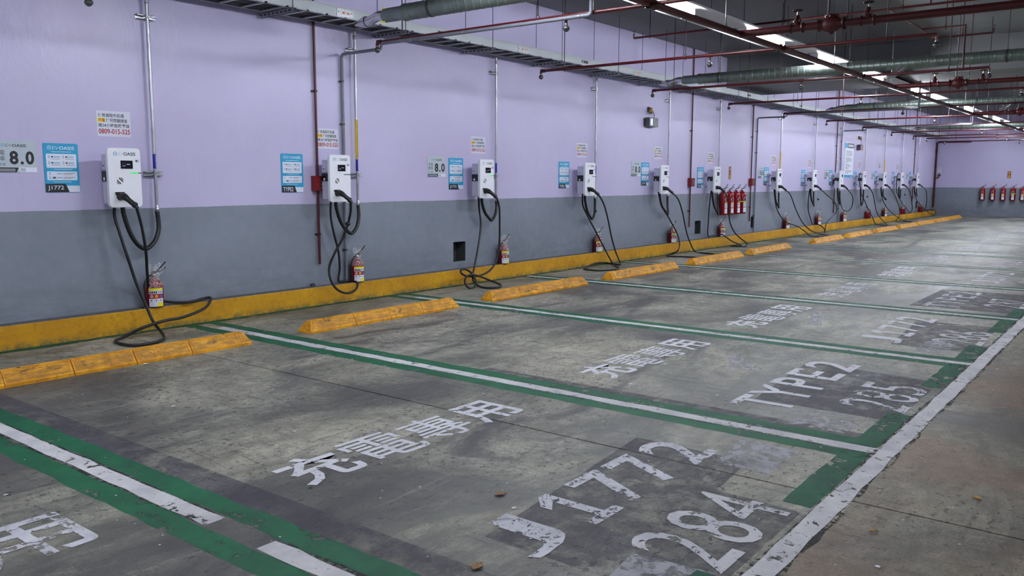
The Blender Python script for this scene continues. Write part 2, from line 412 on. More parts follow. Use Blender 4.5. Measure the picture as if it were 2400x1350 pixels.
# cable runs: plug end first, charger inlet last
CABLES = {
    1: [[3.584, -0.4, 1.104], [3.636, -0.38, 0.926], [3.683, -0.34, 0.708], [3.761, -0.2, 0.511], [3.86, -0.05, 0.303], [3.989, -0.05, 0.227], [4.154, -0.154, 0.21], [4.382, -0.08, 0.217], [4.397, -0.14, 0.213], [4.232, -0.3, 0.16], [3.96, -0.4, 0.123], [3.77, -0.42, 0.117], [3.578, -0.42, 0.084], [3.452, -0.34, 0.014], [3.317, -0.468, 0.014], [3.299, -0.699, 0.014], [3.42, -0.768, 0.014], [3.579, -0.709, 0.014], [3.707, -0.506, 0.014], [3.74, -0.3, 0.097], [3.712, -0.24, 0.242], [3.661, -0.2, 0.429], [3.603, -0.18, 0.669], [3.564, -0.15, 0.868], [3.539, -0.13, 1.011], [3.538, -0.12, 1.1]],
    2: [[5.867, -0.4, 1.098], [5.911, -0.38, 1.008], [5.928, -0.33, 0.895], [5.891, -0.28, 0.716], [5.811, -0.24, 0.562], [5.759, -0.2, 0.406], [5.755, -0.22, 0.273], [5.813, -0.25, 0.166], [5.923, -0.27, 0.115], [6.061, -0.25, 0.131], [6.17, -0.17, 0.184], [6.18, -0.07, 0.213], [6.045, -0.05, 0.21], [6.004, -0.05, 0.237], [6.017, -0.06, 0.353], [5.971, -0.1, 0.544], [5.896, -0.12, 0.754], [5.861, -0.12, 0.936], [5.86, -0.12, 1.075]],
    3: [[8.298, -0.4, 1.097], [8.383, -0.38, 0.971], [8.442, -0.34, 0.723], [8.483, -0.3, 0.472], [8.422, -0.3, 0.282], [8.309, -0.3, 0.17], [8.121, -0.3, 0.115], [7.889, -0.3, 0.119], [7.753, -0.3, 0.163], [7.752, -0.28, 0.204], [7.844, -0.27, 0.212], [7.93, -0.3, 0.159], [7.941, -0.36, 0.066], [7.791, -0.466, 0.014], [7.659, -0.497, 0.014], [7.693, -0.4, 0.055], [7.767, -0.35, 0.123], [7.907, -0.32, 0.141], [8.036, -0.35, 0.11], [8.186, -0.4, 0.046], [8.126, -0.613, 0.014], [7.902, -0.733, 0.014], [7.819, -0.566, 0.014], [7.971, -0.3, 0.047], [8.022, -0.25, 0.147], [8.123, -0.2, 0.271], [8.25, -0.15, 0.506], [8.33, -0.12, 0.747], [8.32, -0.1, 0.939], [8.312, -0.1, 1.065]],
    4: [[10.722, -0.4, 1.098], [10.935, -0.36, 0.954], [11.086, -0.34, 0.742], [11.242, -0.32, 0.44], [11.362, -0.33, 0.2], [11.366, -0.4, 0.057], [11.277, -0.461, 0.014], [11.28, -0.36, 0.014], [11.369, -0.15, 0.014], [11.07, -0.14, 0.03], [10.51, -0.321, 0.014], [10.358, -0.419, 0.014], [10.32, -0.649, 0.014], [10.558, -0.756, 0.014], [10.772, -0.737, 0.014], [11.214, -0.384, 0.014], [11.183, -0.3, 0.157], [11.093, -0.22, 0.377], [10.992, -0.18, 0.545], [10.859, -0.13, 0.757], [10.758, -0.1, 0.94], [10.743, -0.1, 1.075]],
    5: [[13.134, -0.4, 1.119], [13.378, -0.37, 0.976], [13.617, -0.34, 0.732], [13.832, -0.31, 0.419], [13.98, -0.32, 0.197], [14.346, -0.242, 0.014], [14.008, -0.546, 0.014], [13.942, -0.741, 0.014], [13.696, -0.973, 0.014], [13.179, -0.975, 0.014], [13.14, -0.679, 0.014], [13.05, -0.444, 0.014], [13.217, -0.26, 0.014], [13.584, -0.17, 0.014], [13.34, -0.4, 0.088], [13.615, -0.3, 0.186], [13.681, -0.22, 0.347], [13.586, -0.18, 0.501], [13.459, -0.14, 0.671], [13.264, -0.12, 0.848], [13.178, -0.1, 1.108]],
    6: [[15.276, -0.38, 1.081], [15.47, -0.36, 0.964], [15.602, -0.34, 0.672], [15.748, -0.32, 0.458], [15.948, -0.33, 0.28], [16.188, -0.35, 0.158], [16.281, -0.45, 0.054], [16.023, -0.54, 0.014], [15.925, -0.421, 0.014], [15.93, -0.258, 0.014], [16.001, -0.344, 0.014], [16.073, -0.431, 0.014], [15.887, -0.3, 0.112], [15.722, -0.17, 0.242], [15.685, -0.07, 0.232], [15.49, -0.05, 0.232], [15.314, -0.05, 0.241], [15.27, -0.07, 0.509], [15.237, -0.1, 0.841], [15.259, -0.1, 1.062]],
    7: [[18.581, -0.38, 1.122], [18.924, -0.36, 0.976], [19.354, -0.34, 0.657], [19.856, -0.33, 0.344], [20.277, -0.4, 0.126], [20.772, -0.499, 0.014], [20.265, -0.86, 0.014], [19.947, -0.714, 0.014], [19.969, -0.508, 0.014], [19.975, -0.35, 0.128], [19.839, -0.22, 0.24], [19.428, -0.16, 0.325], [19.053, -0.13, 0.465], [18.817, -0.1, 0.665], [18.657, -0.1, 0.909], [18.611, -0.1, 1.081]],
    8: [[20.883, -0.4, 1.094], [21.424, -0.38, 0.953], [22.021, -0.36, 0.805], [22.396, -0.34, 0.633], [22.383, -0.32, 0.468], [21.983, -0.32, 0.349], [21.569, -0.35, 0.215], [21.509, -0.347, 0.014], [21.517, -0.33, 0.099], [21.578, -0.2, 0.188], [21.704, -0.051, 0.21], [21.445, -0.05, 0.22], [21.23, -0.06, 0.389], [20.951, -0.09, 0.61], [20.915, -0.1, 0.872], [20.982, -0.1, 1.059]],
    9: [[23.141, -0.4, 1.077], [23.545, -0.38, 0.914], [23.719, -0.36, 0.774], [23.739, -0.33, 0.6], [23.584, -0.28, 0.488], [23.401, -0.22, 0.526], [23.388, -0.15, 0.662], [23.341, -0.12, 0.868], [23.189, -0.1, 1.062]],
    10: [[25.112, -0.4, 1.097], [25.573, -0.38, 0.924], [25.881, -0.36, 0.673], [26.3, -0.34, 0.351], [26.937, -0.36, 0.101], [26.443, -0.597, 0.014], [26.325, -0.46, 0.014], [26.73, -0.199, 0.014], [26.026, -0.3, 0.208], [25.903, -0.2, 0.458], [25.593, -0.15, 0.736], [25.365, -0.12, 0.923], [24.848, -0.2, 1.229], [24.76, -0.2, 1.466], [24.876, -0.2, 1.514], [25.301, -0.12, 1.469]],
    11: [[27.466, -0.38, 1.094], [28.052, -0.36, 0.893], [28.622, -0.34, 0.618], [29.045, -0.32, 0.336], [28.808, -0.36, 0.167], [28.838, -0.272, 0.014], [29.003, -0.463, 0.014], [29.168, -0.654, 0.014], [29.62, -0.321, 0.014], [28.665, -0.33, 0.171], [28.075, -0.22, 0.401], [27.77, -0.16, 0.592], [27.524, -0.12, 0.857], [27.457, -0.1, 1.079]],
    12: [[29.594, -0.38, 1.095], [30.075, -0.36, 0.911], [30.667, -0.3, 0.576], [31.147, -0.22, 0.347], [31.475, -0.1, 0.218], [31.495, -0.04, 0.231], [30.879, -0.06, 0.423], [30.415, -0.08, 0.534], [29.829, -0.1, 0.729], [29.361, -0.12, 0.943], [28.989, -0.18, 1.219], [28.954, -0.2, 1.463], [29.149, -0.2, 1.545], [29.693, -0.1, 1.508]],
    13: [[31.821, -0.38, 1.111], [32.345, -0.36, 0.975], [32.754, -0.32, 0.685], [33.094, -0.24, 0.373], [33.467, -0.1, 0.222], [34.234, -0.04, 0.231], [35.034, -0.068, 0.21], [34.887, -0.2, 0.217], [34.391, -0.32, 0.107], [33.803, -0.34, 0.063], [33.296, -0.28, 0.185], [32.517, -0.22, 0.402], [31.956, -0.16, 0.651], [31.753, -0.12, 0.919], [31.739, -0.1, 1.08]],
}

L0 = (0, 0, 0)
# ------------------------------------------------------------------ the setting
HOLES = [(7.93, 8.16, 0.28, 0.53), (14.83, 15.08, 0.29, 0.54), (17.56, 17.78, 0.29, 0.53), (32.60, 32.85, 0.33, 0.58)]
xs = sorted({WALL_X0, WALL_X1} | {h[0] for h in HOLES} | {h[1] for h in HOLES}); zs = sorted({0.0, CEIL} | {h[2] for h in HOLES} | {h[3] for h in HOLES})
b = MB()
for i in range(len(xs) - 1):
    for j in range(len(zs) - 1):
        mx, mz = (xs[i] + xs[i + 1]) / 2, (zs[j] + zs[j + 1]) / 2
        if any(h[0] < mx < h[1] and h[2] < mz < h[3] for h in HOLES): continue
        b.rect(xs[i], xs[i + 1], zs[j], zs[j + 1], 0, 'wall')
for x0, x1, z0, z1 in HOLES:
    d = 0.16
    b.add([(x0, 0, z0), (x1, 0, z0), (x1, 0, z1), (x0, 0, z1), (x0, d, z0), (x1, d, z0), (x1, d, z1), (x0, d, z1)],
          [(0, 4, 5, 1), (1, 5, 6, 2), (2, 6, 7, 3), (3, 7, 4, 0), (4, 7, 6, 5)], 'hole_dark')
b.poly([(WALL_X0, .2, 0), (WALL_X0, .2, CEIL), (WALL_X1, .2, CEIL), (WALL_X1, .2, 0)], 'wall')
tag(b.build('wall_left'), 'lilac wall with grey dado and small square openings', kind='structure')
b = MB(); b.box(WALL_X1, WALL_X1 + .2, ROOM_Y, .2, 0, CEIL, 'wall')
tag(b.build('wall_far'), 'lilac end wall with grey dado', kind='structure')
b = MB(); b.box(WALL_X0 - .2, WALL_X0, ROOM_Y, .2, 0, CEIL, 'wall'); tag(b.build('wall_near'), kind='structure')
b = MB(); b.box(WALL_X0 - .2, WALL_X1 + .2, ROOM_Y - .2, ROOM_Y, 0, CEIL, 'wall'); tag(b.build('wall_right'), kind='structure')
b = MB(); b.box(WALL_X0 - .2, WALL_X1 + .2, ROOM_Y - .2, .2, CEIL, CEIL + .2, 'ceiling')
ceiling = tag(b.build('ceiling'), 'dark grey concrete ceiling', kind='structure')
b = MB(); b.box(16.05, 17.9, ROOM_Y, 0, 3.13, CEIL, 'ceiling')
tag(b.build('trim_1'), 'deep grey concrete beam across the ceiling', kind='structure')
# floor in two slabs with an open joint between them
JX, JW = 3.51, 0.006
b = MB()
for x0, x1 in ((WALL_X0, JX - JW), (JX + JW, WALL_X1)): b.box(x0, x1, ROOM_Y, .2, -.1, 0, 'floor')
b.box(JX - JW, JX + JW, ROOM_Y, .2, -.1, -.03, 'hole_dark')
floor = tag(b.build('floor'), 'stained grey concrete parking floor', kind='structure')
b = MB(); rnd = random.Random(3)
n = 90; st = (WALL_X1 - WALL_X0) / n
for i in range(n):
    x0, x1 = WALL_X0 + i * st, WALL_X0 + (i + 1) * st
    b.add([(x0, -KERB_D, 0), (x1, -KERB_D, 0), (x1, -KERB_D, KERB_H - .008), (x0, -KERB_D, KERB_H - .008), (x0, -KERB_D + .008, KERB_H), (x1, -KERB_D + .008, KERB_H), (x1, 0, KERB_H), (x0, 0, KERB_H)],
          [(0, 1, 2, 3), (3, 2, 5, 4), (4, 5, 6, 7)], 'kerb')
tag(b.build('baseboard_left'), 'yellow painted concrete kerb along the lilac wall', kind='structure')

# ------------------------------------------------------------------ painted markings on the floor
LINES = [-0.72, 1.76, 4.25, 6.75, 9.24, 11.86, 14.42, 16.72, 17.62, 19.95, 22.32, 24.65, 26.95, 29.2, 31.4, 33.6]
FRONT = -6.105
def strip(b, a, c, width, z, mat, step=0.12, jit=0.006):
    a, c = Vector(a), Vector(c); L = (c - a).length; n = max(2, int(L / step)); d = (c - a) / L; nn = Vector((-d.y, d.x)); vs = []
    for i in range(n + 1):
        p = a + d * (L * i / n)
        for s in (-1, 1):
            q = p + nn * s * (width / 2 + rnd.uniform(-jit, jit)); vs.append((q.x, q.y, z))
    return b.add(vs, [(2 * i, 2 * i + 1, 2 * i + 3, 2 * i + 2) for i in range(n)], mat)
for i, x in enumerate(LINES):
    far = i > 7
    gm = 'paint_green' if i in (1, 2, 3) else 'paint_green_worn'
    for sd in (-1, 1):
        gw = .115 if not far else .08
        g = MB(); strip(g, (x + sd * (.055 + gw / 2), -0.13), (x + sd * (.055 + gw / 2), FRONT + .06), gw, .0006, gm, jit=.008); g.build('bay_border', floor, origin=L0)
    w_ = MB()
    if i == 1:
        strip(w_, (x + .006, -1.2), (x, -4.27), .088, .0012, 'paint_white'); strip(w_, (x - .005, -4.60), (x - .01, FRONT), .088, .0012, 'paint_white')
    else: strip(w_, (x, -.5 if i < 4 else -.2), (x, FRONT), .088, .0012, 'paint_white' if i < 7 else 'paint_worn')
    w_.build('bay_line', floor, origin=L0)
    if i < 5:
        g = MB()
        for ya, yb in (((-1.3, -4.2), (-4.66, FRONT)) if i == 1 else ((-.9, FRONT),)): strip(g, (x, ya), (x, yb), .112, .0009, 'edge_grime', jit=.008)
        g.build('edge_grime', floor, origin=L0)
b = MB(); strip(b, (WALL_X0, FRONT), (WALL_X1, FRONT), .088, .0016, 'paint_white', step=.11, jit=.006); b.build('front_line', floor, origin=L0)
b = MB(); strip(b, (WALL_X0, FRONT), (WALL_X1, FRONT), .118, .0013, 'edge_grime', step=.1, jit=.01); b.build('edge_grime', floor, origin=L0)
b = MB()
for i in range(len(LINES) - 1):
    x0, x1 = LINES[i], LINES[i + 1]
    if x1 - x0 < 1.5: continue
    for s0, s1 in ((x0 + .12, x0 + .78), (x1 - .92, x1 - .07)):
        strip(b, (s0, FRONT + .12), (s1, FRONT + .12), .13, .0009, 'paint_green_worn')
b.build('front_border', floor, origin=L0)
b = MB(); strip(b, (WALL_X0, -.17), (WALL_X1, -.17), .10, .0005, 'paint_green_worn', jit=.02); b.build('kerb_border', floor, origin=L0)
# overpainted grey patches left from older markings
def patch(pts, mat='paint_patch', z=.0004, label=None):
    b = MB(); b.poly([(x, y, z) for x, y in pts], mat); o = b.build('paint_patch', floor, origin=L0)
    if label: o['label'] = label
patch([(1.91, -1.5), (2.07, -1.5), (2.09, -6.0), (1.93, -6.0)])
patch([(4.40, -3.4), (4.50, -3.4), (4.52, -6.0), (4.40, -6.0)])
patch([(2.30, -5.18), (3.72, -5.02), (3.72, -5.62), (3.28, -5.66), (3.26, -6.03), (2.30, -6.03)], label='grey lilac overpaint behind bay number 284')
patch([(4.85, -5.2), (6.1, -5.1), (6.0, -6.0), (4.85, -6.0)])
patch([(7.2, -5.4), (8.6, -5.3), (8.6, -5.98), (7.2, -5.98)])
patch([(9.6, -5.0), (11.3, -5.0), (11.3, -6.0), (9.6, -6.0)])
patch([(2.24, -5.72), (2.52, -5.68), (2.56, -6.04), (2.28, -6.04)], 'paint_ghost', .0007)
patch([(3.62, -5.50), (4.02, -5.46), (4.02, -5.76), (3.58, -5.76)], 'paint_ghost', .0007)
patch([(4.46, -5.55), (4.66, -5.55), (4.70, -5.86), (4.46, -5.86)], 'paint_ghost', .0007)
patch([(6.95, -5.62), (7.55, -5.60), (7.55, -5.82), (6.95, -5.84)], 'paint_ghost', .0007)
patch([(5.5, -4.75), (5.95, -4.55), (6.0, -4.62), (5.62, -4.92)], 'paint_ghost', .0007)
patch([(7.7, -4.55), (8.5, -4.35), (8.52, -4.42), (7.75, -4.68)], 'paint_ghost', .0007)
def painted(name, pieces, mat, bold, label=None, z=.0018):
    b = MB()
    for s, x0, x1, y0, y1 in pieces: b.floor_word(s, x0, x1, y0, y1, z, mat, .006 if s in '電專' else bold)
    o = b.build(name, floor, origin=L0)
    if label: o['label'] = label
BAYS = [(LINES[i], LINES[i + 1]) for i in range(1, 15) if LINES[i + 1] - LINES[i] > 1.5]
for k, (x0, x1) in enumerate(BAYS):
    s = min(1, (x1 - x0) / 2.49); m = 'paint_letter' if k in (0, 1, 2, 4) else 'paint_worn'
    o = [0, .04, 0, .05][k % 4]
    painted('painted_characters', [(ch, x0 + (a + o) * s, x0 + (c + o) * s, -4.27, -3.91) for ch, a, c in (('充', .47, .83), ('電', .87, 1.24), ('專', 1.27, 1.63), ('用', 1.68, 2.02))], m, .018, 'white road characters reading 充電專用 in bay %d' % (284 + k))
    if k % 2 == 0:
        painted('painted_connector', [(ch, x0 + a * s, x0 + c * s, -5.45, -5.11) for ch, a, c in (('J', .50, .76), ('1', .89, 1.10), ('7', 1.16, 1.42), ('7', 1.46, 1.70), ('2', 1.76, 2.01))], 'paint_worn' if k < 1 else m, .014, 'white road letters reading J1772 in bay %d' % (284 + k))
    else:
        painted('painted_connector', [(ch, x0 + a * s, x0 + c * s, -5.45, -5.11) for ch, a, c in (('T', .42, .68), ('Y', .70, 1.0), ('P', 1.06, 1.28), ('E', 1.36, 1.60), ('2', 1.68, 1.95))], m, .014, 'white road letters reading TYPE2 in bay %d' % (284 + k))
    num = str(284 + k)
    painted('bay_number', [(num[0], x0 + .80 * s, x0 + 1.01 * s, -6.0, -5.62), (num[1], x0 + 1.06 * s, x0 + 1.25 * s, -6.0, -5.62), (num[2], x0 + 1.29 * s, x0 + 1.50 * s, -6.0, -5.62)], 'paint_number' if k != 1 else 'paint_worn', .0, 'white bay number %s' % num)
painted('painted_characters', [('用', 1.03, 1.42, -4.08, -3.68)], 'paint_worn', .012, 'worn white road character 用 in the nearest bay')
# chips of loose paint lying about
b = MB()
for i in range(520):
    x, y = rnd.uniform(.3, 9), rnd.uniform(-6.6, -.6); r = rnd.uniform(.0025, .007) * (2.2 if rnd.random() < .06 else 1); a0 = rnd.uniform(0, 6)
    b.poly([(x + r * math.cos(a0 + k * 1.26) * rnd.uniform(.6, 1.2), y + r * math.sin(a0 + k * 1.26) * rnd.uniform(.6, 1.2), .0024) for k in range(5)], 'chip')
b.build('paint_chips', floor, origin=L0, kind='stuff')

# ------------------------------------------------------------------ wheel stops
def taper_segment(x0, x1, cap=0):
    """rubber block: trapezoid section with recessed side panels; cap -1/+1 gives the sloped end"""
    f, k, hb, ht, h = -.085, .085, .028, .028, .102
    bm = bmesh.new(); sec = [(f, 0), (f, .022), (-ht, h), (ht, h), (k, .022), (k, 0)]
    A = [bm.verts.new((x0, y, z)) for y, z in sec]
    B = [bm.verts.new((x1, y, z)) for y, z in sec]
    if cap == 1:
        for v, (y, z) in zip(B, sec):
            if z > .05: v.co.x = x0 + (x1 - x0) * .45
    if cap == -1:
        for v, (y, z) in zip(A, sec):
            if z > .05: v.co.x = x1 - (x1 - x0) * .45
    n = 6; faces = []
    for i in range(n): faces.append(bm.faces.new((A[i], A[(i + 1) % n], B[(i + 1) % n], B[i])))
    ea = bm.faces.new(A[::-1]); eb = bm.faces.new(B)
    bmesh.ops.recalc_face_normals(bm, faces=bm.faces)
    side = [faces[1], faces[3]]
    r = bmesh.ops.inset_region(bm, faces=[side[0]], thickness=.013, depth=-.006)
    r = bmesh.ops.inset_region(bm, faces=[side[1]], thickness=.013, depth=-.006)
    for f_ in side: f_.material_index = 1
    bmesh.ops.bevel(bm, geom=[e for e in bm.edges if e.calc_length() > .03 and e.is_manifold and e.calc_face_angle(0) > .5 and e.verts[0].co.z > .01], offset=.002, segments=1, affect='EDGES')
    me = bpy.data.meshes.new('block'); bm.to_mesh(me); bm.free(); me.materials.append(M['stop']); me.materials.append(M['stop_panel']); return me
SL, CAPL = 0.435, 0.09
seg_me = taper_segment(.0035, SL - .0035); cl_me = taper_segment(0, CAPL, -1); cr_me = taper_segment(0, CAPL, 1)
bolt = MB(); bolt.lathe([(.0, .1035), (.011, .1035), (.012, .1022), (.0, .1022)], 'black', seg=8); bolt_me = bolt.mesh('bolt_hole')
STOPS = [(2.05, -1.29), (4.55, -1.295), (7.02, -1.295), (9.52, -1.30), (12.0, -1.29), (14.36, -1.28), (17.7, -1.29), (20.08, -1.29), (22.5, -1.29), (24.8, -1.29), (27.05, -1.28), (29.35, -1.27), (31.6, -1.27)]
for i, (x, y) in enumerate(STOPS):
    t = thing('wheel_stop', (x, y, 0), 'worn yellow rubber wheel stop, ' + ('nearest of the row and cut by the photo edge' if i == 0 else ORD[i] + ' of the row from the left'), 'wheel stop', 'yellow wheel stops along the bays')
    put('end_cap', cl_me, t, (0, 0, 0))
    for k in range(4):
        s = put('block', seg_me, t, (CAPL + k * SL, 0, 0))
        if k in (0, 3) and i < 7: put('bolt_hole', bolt_me, s, (.12 if k == 0 else .32, 0, 0))
    put('end_cap', cr_me, t, (CAPL + 4 * SL, 0, 0))

# ------------------------------------------------------------------ lighting: board and tubes
def light_row(y, x0, x1, tubes, near):
    t = thing('light_board', (x0, y, 3.03), 'long pale hanging board carrying fluorescent tubes' if near else 'unseen pale tube board added above the driving lane for fill light', 'light board')
    b = MB(); b.box(x0, x1, y - .235, y + .235, 3.055, 3.075, 'board_white')
    b.build('board', t)
    rod = MB(); rod.tube([(0, 0, 0), (0, 0, .62)], .004, 'steel_dark', 6); rme = rod.mesh('hanger_rod')
    x = x0 + .6
    while x < x1:
        for s in (-.2, .2):
            if not 16 < x < 17.95: put('hanger_rod', rme, t, (x - x0, s, .05))
        x += 2.45
    for i, x in enumerate(tubes):
        l = thing('tube_light', (x, y - .02, 2.99), ('bare fluorescent tube light, %s along the board over the bays' % ORD[i]) if near else 'unseen fill tube light added over the driving lane, %s from the near end' % ORD[i], 'light', 'tube lights over the bays' if near else 'unseen fill tubes added over the driving lane')
        if i == 0 or True:
            b = MB(); b.box(-.62, .62, -.018, .018, .035, .065, 'board_white'); b.box(-.62, -.60, -.135, .02, -.02, .064, 'white_plastic'); b.box(.60, .62, -.135, .02, -.02, .064, 'white_plastic')
            b.build('holder', l, origin=L0)
            b = MB(); b.tube([(-.6, -.115, 0), (.6, -.115, 0)], .014, 'tube_on', 8); b.build('tube', l, origin=L0)
            b = MB(); b.tube([(-.6, .0, 0), (.6, .0, 0)], .014, 'tube_on', 8); b.build('tube', l, origin=L0)
TUBES = [5.0, 7.55, 10.1, 12.6, 14.75, 17.9, 19.6, 21.2, 23.1, 25.2, 27.2, 29.2, 31.2, 33.4]
light_row(-2.965, -6.0, 34.6, [-4.4, -1.2, 2.0] + TUBES, True)
light_row(-9.4, -6.0, 34.6, [-4, 0, 4, 8, 12, 16, 20, 24, 28, 32], False)  # unseen row added as fill light for the floor and wall

# ------------------------------------------------------------------ wall chargers with their cables
CX = [3.585, 5.89, 8.295, 10.715, 13.085, 15.22, 18.49, 20.87, 23.0, 25.12, 27.3, 29.43, 31.59]
CONDX = [3.96, 6.30, 8.72, 11.16, 13.57, 15.70, 19.0, 21.40, 23.54, 25.78, 27.92, 30.08, 32.33]
HOSE = [(3.80, .714), (6.14, .733), (8.55, .788), (11.0, .718), (13.5, .713), (15.62, .655), (18.9, .691), (21.3, .682), (23.4, .683), (25.45, .60), (28.1, .714), (29.83, .729), (32.2, .764)]
LIT = [1, 0, 1, 0, 0, 1, 0, 0, 0, 0, 0, 0, 0]
def logo(b, x0, x1, z0, z1, y, ring, thin, bold):
    h = z1 - z0; r = h * .62; cx, cz = x0 + r, (z0 + z1) / 2
    b.ring(cx, cz, r, r * .74, y, ring, -58, 238); b.add([(cx + r * .26 * math.cos(R(a)), y, cz + r * .26 * math.sin(R(a))) for a in range(0, 360, 45)], [tuple(range(8))], ring)
    b.rect(cx - r * .07, cx + r * .07, cz - r, cz - r * .2, y, ring)
    xa = x0 + 2 * r + h * .35; L = x1 - xa
    b.word('EV', xa, xa + L * .27, z0, z1, y, thin, -.01); b.word('OASIS', xa + L * .30, x1, z0, z1, y, bold, .015)
# shared pieces, local to the bottom centre of the charger at the wall
b = MB(); o = rrect(-.14, .14, 0, .487, .03)
b.prism_y(o, -.252, -.222, 'white_plastic')
b.add([(x, -.252, z) for x, z in o] + [(x * .97, -.2555, .2435 + (z - .2435) * .985) for x, z in o], [(i, (i + 1) % len(o), len(o) + (i + 1) % len(o), len(o) + i) for i in range(len(o))] + [tuple(range(len(o), 2 * len(o)))], 'white_plastic', False)
panel_me = b.mesh('front_panel')
y = -.2562
b = MB(); logo(b, -.092, .096, .425, .452, y, 'sign_teal', 'ink_light', 'ink'); logo_me = b.mesh('printed_logo')
b = MB(); b.rect(.092, .125, .372, .394, y, 'sign_grey'); b.rect(.096, .108, .376, .390, y - .0004, 'ink'); sticker_me = b.mesh('sticker')
def led_mesh(lit):
    b = MB(); b.rect(.045, .139, .280, .2875, y, 'ink')
    if lit: b.rect(.046, .078, .281, .2895, y - .0006, 'led_green'); b.rect(.084, .112, .281, .2895, y - .0006, 'led_green')
    return b.mesh('status_bar')
leds = [led_mesh(0), led_mesh(1)]
b = MB()
for k, (L, m) in enumerate([(.026, 'ink_dim'), (.046, 'ink'), (.050, 'ink_dim'), (.046, 'ink'), (.026, 'ink_dim')]):
    if k == 2: continue
    c = (k - 2) * .0125; cx, cz_ = -.046 + c * .7, .218 + c * .7; d = L / 2 * .707; w_ = .0032
    b.poly([(cx - d - w_, y, cz_ + d - w_), (cx + d - w_, y, cz_ - d - w_), (cx + d + w_, y, cz_ - d + w_), (cx - d + w_, y, cz_ + d + w_)], m)
tap_me = b.mesh('tap_symbol')
b = MB(); b.box(-.034, .068, -.2585, -.2555, .318, .385, 'panel_black'); b.rect(-.022, .008, .334, .362, -.259, 'screen_glow'); b.rect(-.020, .006, .336, .360, -.2592, 'panel_black')
b.rect(.016, .046, .352, .357, -.259, 'ink_light'); b.rect(-.016, .004, .340, .344, -.2594, 'ink_light')
screen_me = b.mesh('screen')
b = MB(); b.box(-.110, .110, -.222, -.098, .03, .435, 'grey_plastic'); b.box(.07, .10, -.098, -.0, .33, .36, 'grey_plastic'); b.box(.07, .10, -.098, -.0, .10, .13, 'grey_plastic'); b.box(-.113, -.11, -.20, -.10, .315, .43, 'grey_plastic'); b.box(-.113, -.11, -.20, -.10, .085, .205, 'grey_plastic'); b.box(-.112, -.11, -.20, -.10, .035, .075, 'grey_plastic')
b.box(-.1145, -.113, -.14, -.115, .338, .346, 'ink'); b.box(-.1145, -.113, -.185, -.18, .40, .407, 'ink')
body_me = b.mesh('housing')
b = MB(); b.box(-.118, -.108, -.21, -.10, .215, .305, 'panel_black'); b.box(-.121, -.118, -.150, -.130, .222, .247, 'white_plastic'); b.box(-.119, -.118, -.205, -.105, .298, .301, 'ink_light'); window_me = b.mesh('breaker_window')
b = MB(); b.box(-.10, -.015, -.262, -.2555, .055, .13, 'white_plastic'); b.box(-.095, -.02, -.272, -.262, .105, .128, 'black'); b.lathe([(0, -.280), (.030, -.280), (.032, -.2555)], 'black', (-.055, 0, .09), 'y', 14); socket_me = b.mesh('socket')
b = MB()
gp = smooth_path([(-.055, -.262, .092), (-.053, -.300, .093), (-.047, -.335, .082), (-.034, -.365, .058), (-.015, -.390, .032), (-.002, -.405, .016)], 4)
gr = []
for i in range(len(gp)):
    s = i / (len(gp) - 1); gr.append(.031 if s < .30 else .031 - .010 * min(1, (s - .30) / .25) + (.004 if s > .8 else 0))
b.tube(gp, .03, 'black', 12, rr=gr); b.tube([gp[-1], gp[-1] + Vector((.006, -.012, -.022))], .015, 'rubber', 10); gun_me = b.mesh('plug')
b = MB(); b.tube(smooth_path([(.0, -.39, .02), (.004, -.37, -.05), (-.002, -.36, -.12), (.004, -.35, -.2)]), .0022, 'steel_dark', 5); b.lathe([(0, -.02), (.02, -.018), (.024, 0), (.02, .018), (0, .02)], 'black', (.004, -.35, -.225), 'y', 12); cap_me = b.mesh('dust_cap')
chargers = []
for i, cx in enumerate(CX):
    n = i + 1
    t = thing('wall_charger', (cx, 0, 1.08), 'white wall charger with black plug and cable, ' + (LEFT[i] if i < 12 else 'farthest at the room corner') + ' in the row', 'charger', 'electric car chargers along the lilac wall')
    put('housing', body_me, t); fp = put('front_panel', panel_me, t); put('printed_logo', logo_me, fp); put('sticker', sticker_me, fp); put('status_bar', leds[LIT[i]], fp); put('tap_symbol', tap_me, fp); put('screen', screen_me, t); put('breaker_window', window_me, t)
    put('socket', socket_me, t); pl = put('plug', gun_me, t)
    if n in (2, 4, 8, 10, 12): put('dust_cap', cap_me, t)
    P = [Vector((cx - .002, -.405, 1.096))] + [Vector(p) for p in CABLES[n][1:]]
    P[-1] = Vector((cx - .045 if n not in (10, 12) else cx - .03, -.15, 1.12 if n not in (10, 12) else max(P[-1].z, 1.3)))
    b = MB(); b.tube(smooth_path(P, 5), .0125, 'rubber', 8); b.build('charging_cable', t)
